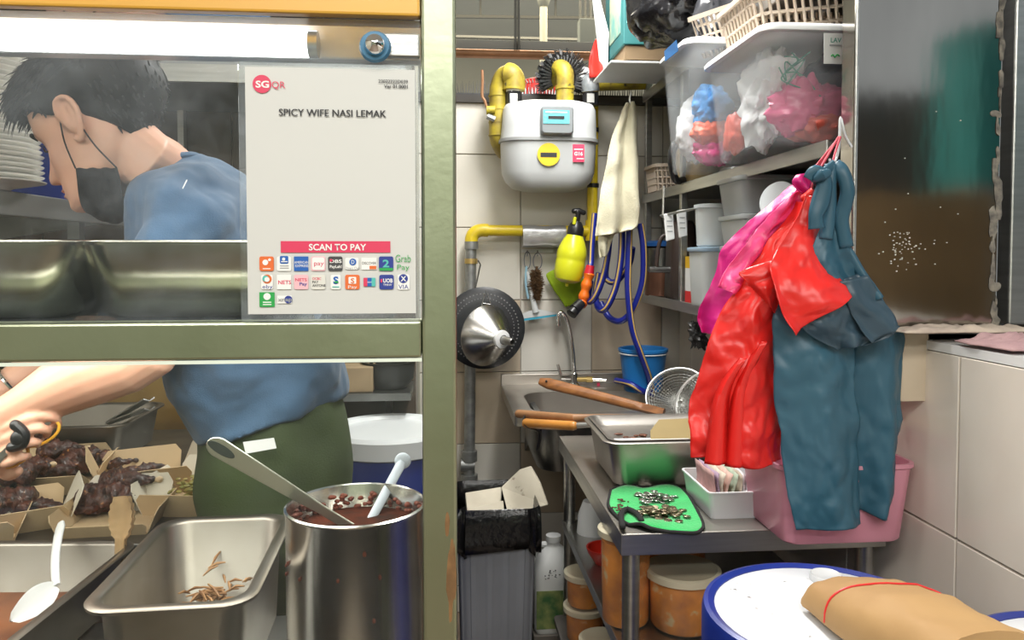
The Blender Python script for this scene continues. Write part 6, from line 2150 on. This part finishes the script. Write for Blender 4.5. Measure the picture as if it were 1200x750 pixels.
MB().lathe([(0, .012), (.053, .012), (.054, .03), (0, .032)], 24, LC + V(-.005, 0, .19)).build('yellow_contents', mat('yellow_stuff', (.75, .52, .08), .5, col2=(.7, .7, .68), vscale=18), rt_)
square_tub('big frosted box low on the shelf behind the magenta apron', RC, .20, .20, .19)
square_tub('flat frosted box in the middle of the stack behind the aprons', RC + V(-.01, 0, .191), .19, .20, .085)
square_tub('large frosted box on top of the stack behind the aprons', RC + V(.02, 0, .277), .26, .20, .105, m=mat('tub_frost_dark', (.60, .63, .64), .4, alpha=.65))
dshr = thing('tub_cover', 'white round plastic cover leaning behind the red string on the shelf', 'cover', V(.84, 1.80, ZL + .3))
MB().lathe([(0, .004), (.038, .004), (.041, .008), (.044, .0), (.047, -.002), (.047, .012), (.039, .014), (0, .010)], 32, W(914, 236, 1.80), rot_to(V(-.75, -.6, .25))).build('disc', frost_lid, dshr)
bx_ = thing('spice_carton', 'yellow, white and red carton standing at the shelf edge', 'carton', V(.83, 2.35, ZL))
cy0 = V(W(813, 300, 2.56).x, 2.56, ZL)
w_, d_ = .040, .06
MB().box(cy0 + V(0, 0, .020), (w_, d_, .040)).build('red_base', mat('carton_red', (.62, .02, .02), .45), bx_, smooth=0)
wp_ = MB().box(cy0 + V(0, 0, .079), (w_, d_, .078)).build('white_panel', white_plastic, bx_, smooth=0)
MB().box(cy0 + V(0, 0, .138), (w_, d_, .040)).build('yellow_top', mat('carton_yellow', (.80, .48, .01), .45), bx_, smooth=0)
lettering('S', cy0 + V(.004, -d_ / 2 - .001, .045), V(1, 0, 0), V(0, 0, 1), .013, MATS['carton_red'], wp_, .03, height=.02)
lettering('I', cy0 + V(.006, -d_ / 2 - .001, .078), V(1, 0, 0), V(0, 0, 1), .009, MATS['carton_red'], wp_, .03, height=.022)
tc2 = thing('steel_canister', 'steel canister with blue lid on the lower shelf by the hose', 'canister', V(.87, 2.95, ZL))
kc2 = V(.872, 3.03, ZL)
MB().lathe([(0, 0), (.062, 0), (.064, .006), (.064, .10), (0, .10)], 32, kc2).build('copper_body', mat('canister_copper', (.28, .13, .08), .35, .5, var=.3), tc2)
MB().lathe([(.066, .10), (.066, .19), (.06, .196), (0, .196)], 32, kc2).build('steel_body', steel_dark, tc2)
MB().lathe([(.064, .196), (.072, .198), (.072, .212), (.05, .22), (0, .22)], 32, kc2).build('lid', mat('canister_blue', (.015, .10, .33), .4), tc2)
dj = thing('thermos_jug', 'dark brown plastic jug with open handle on the lower shelf', 'jug', V(.88, 2.55, ZL))
djc = V(.885, 2.80, ZL)
djm = mat('jug_brown', (.045, .03, .025), .4)
MB().rr([(.10, .13, .03, 0), (.11, .14, .035, .01), (.10, .13, .035, .20), (.085, .11, .03, .27), (.07, .08, .03, .29)], djc).build('body', djm, dj, smooth=60)
MB().tube(curve([djc + V(-.045, -.02, .24), djc + V(-.085, -.02, .225), djc + V(-.10, -.02, .15), djc + V(-.095, -.02, .11), djc + V(-.04, -.02, .105)], 18), .0075, 10).build('handle', djm, dj)
MB().tube([djc + V(-.13, -.02, .11), djc + V(-.04, -.02, .108)], .012, 12).build('clip', steel_dark, dj)
for k, (a, lab) in enumerate((((778, 251), 'left white label card hanging from the shelf rod'), ((793, 247), 'right white label card hanging from the shelf rod'))):
    px, py = a
    o = MB().prism([W(px, py, 2.52), W(px + 11, py - 2, 2.52), W(px + 13, py + 29, 2.52), W(px + 3, py + 32, 2.52)], V(0, 1, 0), .008).build('label_card', white_plastic, origin=W(px + 5, py, 2.52), smooth=0, bevel=.003)
    tag(o, lab, 'card')
    for q in range(3):
        MB().box(W(px + 6.5 + q * .3, py + 8 + 6 * q, 2.519), (.018, .0008, .003)).build('print_line', grey_ink, o, smooth=0)
gl_ = bundle('black_scrubber', 'dark clump of scouring wool hanging under the lower shelf', W(818, 392, 2.5), (.028, .025, .045), castm, 2, 1.2, 30, 'scrubber')
b = MB().tube([W(818, 380, 2.5), W(816, 355, 2.5)], .0015, 5).build('string', castm, gl_)

# ---- cream towel
ctw = thing('cream_towel', 'cream towel hanging in folds from the shelf corner', 'towel', W(722, 200, 2.8))
crm = mat('towel_cream', (.72, .68, .50), .9, col2=(.62, .58, .42), vscale=7, bump=.5, bscale=160, sheen=.2)
b = MB()
hang(b, [(734, 120, 742, 119, 2.80), (727, 135, 745, 132, 2.80), (715, 175, 747, 170, 2.80), (706, 220, 748, 212, 2.79), (700, 265, 747, 262, 2.79), (699, 277, 735, 270, 2.79)], .016, 11, 1.5, 26, 34, .006)
b.build('sheet', crm, ctw, solid=.006, smooth=80)
b = MB()
hang(b, [(707, 240, 728, 240, 2.82), (703, 270, 722, 268, 2.82), (702, 290, 716, 285, 2.82), (704, 303, 712, 300, 2.82)], .012, 8, .5, 12, 16, .005)
b.build('tail', crm, ctw, solid=.005, smooth=80)
hkr = MB().tube(curve([W(740, 108, 2.80), W(738, 116, 2.80), W(740, 124, 2.80)], 8), .004, 6).build('peg', steel, ctw)

# ================================================================ HANGING APRONS
HYA = 1.475
hk2 = thing('s_hook', 'white wire S hook on the corner of the steel column', 'hook', W(985, 150, HYA))
hw_ = mat('hook_white', (.75, .76, .78), .3, .4)
MB().tube(curve([W(998, 172, HYA + .01), W(990, 158, HYA), W(985, 138, HYA), W(984, 160, HYA - .005), W(982, 178, HYA - .01), W(978, 190, HYA - .02), W(974, 193, HYA - .03), W(972, 186, HYA - .03)], 28), .0028, 8).build('wire', hw_, hk2)
cord_m = mat('cord_red', (.62, .06, .10), .5)
redv = mat('vinyl_red', (.80, .025, .02), .33, col2=(.70, .018, .015), vscale=5, bump=.22, bscale=26)
bluev = mat('vinyl_blue', (.036, .115, .17), .42, col2=(.028, .095, .145), vscale=5, bump=.18, bscale=24)
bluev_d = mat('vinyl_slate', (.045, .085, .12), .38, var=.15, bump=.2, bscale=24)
magv = mat('vinyl_pink', (.66, .015, .22), .35, col2=(.50, .01, .15), vscale=6, bump=.3, bscale=26)
# magenta apron (behind)
ma = thing('magenta_apron', 'magenta plastic apron hanging behind the red one', 'apron', W(890, 300, 1.53))
b = MB()
hang(b, [(932, 218, 946, 214, 1.52), (905, 245, 944, 238, 1.53), (868, 272, 935, 268, 1.545), (850, 300, 920, 300, 1.55), (838, 340, 905, 345, 1.55), (827, 372, 880, 385, 1.55), (826, 393, 858, 398, 1.55)], .020, 12, .4, 46, 56, .011, .10)
b.build('skirt', magv, ma, solid=.0018, smooth=70)
b = MB()
hang(b, [(925, 226, 947, 222, 1.505), (893, 262, 945, 255, 1.51), (868, 295, 918, 292, 1.515), (848, 335, 888, 332, 1.51), (846, 340, 872, 352, 1.51)], .012, 9, 2, 40, 44, .010)
b.build('bib', mat('vinyl_pink_light', (.80, .06, .22), .35, bump=.4, bscale=26), ma, solid=.0018, smooth=70)
b = MB()
hang(b, [(936, 204, 950, 202, 1.49), (930, 214, 952, 214, 1.49), (938, 226, 950, 228, 1.49)], .012, 7, 1, 14, 10, .008)
b.build('knot', magv, ma, solid=.002, smooth=70)
for dx in (0, 4):
    MB().tube([W(980 - dx * .2, 166, HYA - .012), W(951 - dx, 206, 1.485)], .0022, 6).build('cord', cord_m, ma)
# red apron
rd = thing('red_apron', 'glossy red plastic apron hanging in front of the magenta one', 'apron', W(880, 400, 1.48))
b = MB()
hang(b, [(940, 236, 958, 236, 1.475), (926, 262, 966, 262, 1.475), (900, 295, 962, 295, 1.475), (872, 335, 955, 335, 1.475), (850, 375, 945, 380, 1.475), (832, 420, 935, 425, 1.475), (820, 470, 932, 475, 1.475), (815, 510, 929, 515, 1.475), (817, 540, 928, 548, 1.475)], .014, 8, .8, 60, 80, .010, .12)
b.build('skirt', redv, rd, solid=.0018, smooth=70)
b = MB()
hang(b, [(946, 228, 955, 230, 1.455), (935, 255, 960, 260, 1.452), (914, 285, 972, 296, 1.448), (905, 308, 980, 318, 1.425), (910, 340, 992, 336, 1.398), (920, 372, 997, 346, 1.392), (930, 393, 998, 350, 1.392)], .010, 6, .3, 44, 44, .007)
b.build('bib', redv, rd, solid=.0018, smooth=70)
b = MB()
hang(b, [(905, 305, 960, 300, 1.462), (884, 312, 940, 330, 1.458), (870, 322, 920, 360, 1.458), (878, 336, 918, 372, 1.462)], .012, 7, 2.0, 36, 30, .009)
b.build('folded_strip', redv, rd, solid=.0018, smooth=70)
for (p, seed) in ((((870, 420), (845, 465), (838, 545)), 0), (((895, 400), (868, 455), (862, 548)), 1)):
    b = MB()
    pts = [W(x, y, 1.462) for x, y in p]
    rows = []
    for k in range(25):
        c = cr(pts, k / 24)
        rows.append([c + V(-.018 * (k / 24), .012, 0), c + V(-.004, -.006 * sin(pi * min(1, k / 18)), 0), c + V(.006, -.004, 0), c + V(.014 + .016 * k / 24, .012, 0)])
    b.grid(rows).build('pleat', redv, rd, solid=.0016, smooth=80)
MB().tube([W(943, 232, 1.468), W(950, 226, 1.462), W(959, 232, 1.466)], [.008, .010, .008], 10, round_ends=True).build('gather', redv, rd)
MB().tube(curve([W(983, 160, HYA - .012), W(968, 186, 1.46), W(955, 208, 1.462), W(950, 226, 1.462)], 14), .0022, 6).build('cord', cord_m, rd)
# blue apron
ba = thing('blue_apron', 'steel blue plastic apron knotted on the hook beside the red one', 'apron', W(985, 400, 1.44))
b = MB()
hang(b, [(965, 318, 1020, 330, 1.455), (918, 358, 1018, 368, 1.450), (912, 395, 1010, 400, 1.445), (914, 450, 1012, 452, 1.44), (920, 520, 1014, 520, 1.44), (928, 580, 1016, 576, 1.44), (936, 625, 1017, 617, 1.44)], .009, 7, .5, 46, 70, .006, .08)
b.build('front_skirt', bluev, ba, solid=.0018, smooth=70)
b = MB()
hang(b, [(988, 315, 1026, 330, 1.475), (1000, 345, 1048, 372, 1.475), (1002, 380, 1064, 392, 1.475), (1004, 430, 1064, 430, 1.475), (1006, 500, 1061, 500, 1.475), (1008, 560, 1053, 570, 1.475), (1010, 600, 1048, 613, 1.475)], .012, 6, 2, 40, 60, .006, .05)
b.build('back_skirt', bluev, ba, solid=.0018, smooth=70)
b = MB()
hang(b, [(963, 262, 985, 262, 1.435), (955, 283, 990, 285, 1.432), (948, 308, 1002, 308, 1.428), (955, 328, 1012, 330, 1.425), (968, 340, 1012, 334, 1.425)], .010, 8, 1, 34, 34, .006)
b.build('bib', bluev, ba, solid=.0018, smooth=70)
b = MB()
hang(b, [(972, 330, 1008, 318, 1.428), (950, 348, 1026, 340, 1.418), (936, 368, 1038, 362, 1.412), (938, 384, 1046, 380, 1.412), (962, 398, 1042, 392, 1.414), (984, 411, 1016, 405, 1.418)], .010, 9, .2, 40, 34, .010)
b.build('folded_flap', bluev_d, ba, solid=.0018, smooth=40)
b = MB()
hang(b, [(985, 330, 1018, 322, 1.408), (990, 352, 1036, 350, 1.404), (1002, 372, 1050, 368, 1.402), (1022, 400, 1052, 384, 1.404)], .008, 6, 1.4, 18, 16, .005)
b.build('folded_flap', bluev_d, ba, solid=.0018, smooth=40)
def ribbon(pts, w, m, name='strap', wave=.0):
    P_ = curve(pts, 26)
    rows = []
    for k, p in enumerate(P_):
        t_ = (P_[min(k + 1, 26)] - P_[max(k - 1, 0)]).normalized()
        s_ = V(0, 1, .0).cross(t_)
        s_ = (s_.normalized() if s_.length > 1e-4 else V(1, 0, 0))
        ww = w * (1 + wave * sin(k * .5))
        rows.append([p + s_ * ww * a + V(0, -.006 * (1 - a * a) + .004 * a, 0) for a in (-1, -.6, -.2, .2, .6, 1)])
    MB().grid(rows).build(name, m, ba, solid=.0018, smooth=80)
ribbon([W(953, 214, 1.430), W(962, 208, 1.425), W(972, 199, 1.43), W(978, 194, 1.44)], .013, bluev)
ribbon([W(948, 212, 1.425), W(956, 203, 1.42), W(966, 212, 1.418), W(962, 235, 1.42), W(956, 252, 1.42), W(957, 268, 1.42)], .0145, bluev, wave=.15)
ribbon([W(976, 192, 1.44), W(986, 200, 1.425), W(993, 222, 1.42), W(990, 240, 1.425), W(986, 260, 1.43), W(992, 290, 1.43)], .0125, bluev)
ribbon([W(974, 193, 1.435), W(972, 215, 1.43), W(972, 245, 1.43), W(968, 280, 1.43)], .0115, bluev)
ribbon([W(990, 290, 1.44), W(997, 300, 1.435), W(1010, 322, 1.425), W(1030, 350, 1.41)], .008, bluev)
MB().tube([W(957, 209, 1.415), W(963, 205, 1.408), W(969, 203, 1.412)], [.008, .0115, .009], 12, round_ends=True).build('knot', bluev, ba)
MB().tube(curve([W(985, 160, HYA - .016), W(979, 178, 1.45), W(975, 194, 1.435)], 10), .002, 6).build('cord', cord_m, ba)

# ---- cloths on the ledge
lc1 = thing('pink_cloth', 'crumpled dusty pink cloth on the white ledge at the right edge', 'cloth', V(1.12, 1.33, 1.327))
pkc = mat('cloth_pink', (.56, .36, .36), .9, col2=(.44, .27, .28), vscale=14, bump=.6, bscale=140)
def ledge_cloth(t, x0, x1, y0, y1, z, h, m, seed):
    rows = []
    for i in range(26):
        row = []
        for j in range(30):
            u, v = j / 29, i / 25
            x, y = x0 + (x1 - x0) * u, y0 + (y1 - y0) * v
            e = min(1, min(u, 1 - u, v, 1 - v) * 7)
            nz = abs(noise.noise(V(x * 24 + seed, y * 24, seed))) + .5 * abs(noise.noise(V(x * 60, y * 60, seed)))
            ed = noise.noise(V(x * 18, y * 18, seed + 5)) * .012
            row.append(V(x + ed, y + ed, z + .003 + h * nz * e + .3 * h * e))
        rows.append(row)
    MB().grid(rows).build('sheet', m, t, solid=.003, soff=1, smooth=80)
ledge_cloth(lc1, .99, 1.30, 1.26, 1.41, 1.327, .022, pkc, 3)
lc2 = thing('beige_cloth', 'thin stained beige cloth on the ledge at the foot of the column', 'cloth', V(1.0, 1.45, 1.327))
ledge_cloth(lc2, .90, 1.20, 1.425, 1.495, 1.342, .012, mat('cloth_beige', (.62, .52, .42), .9, col2=(.45, .36, .30), vscale=20, dirt=((.2, .07, .06), 30, .66)), 8)
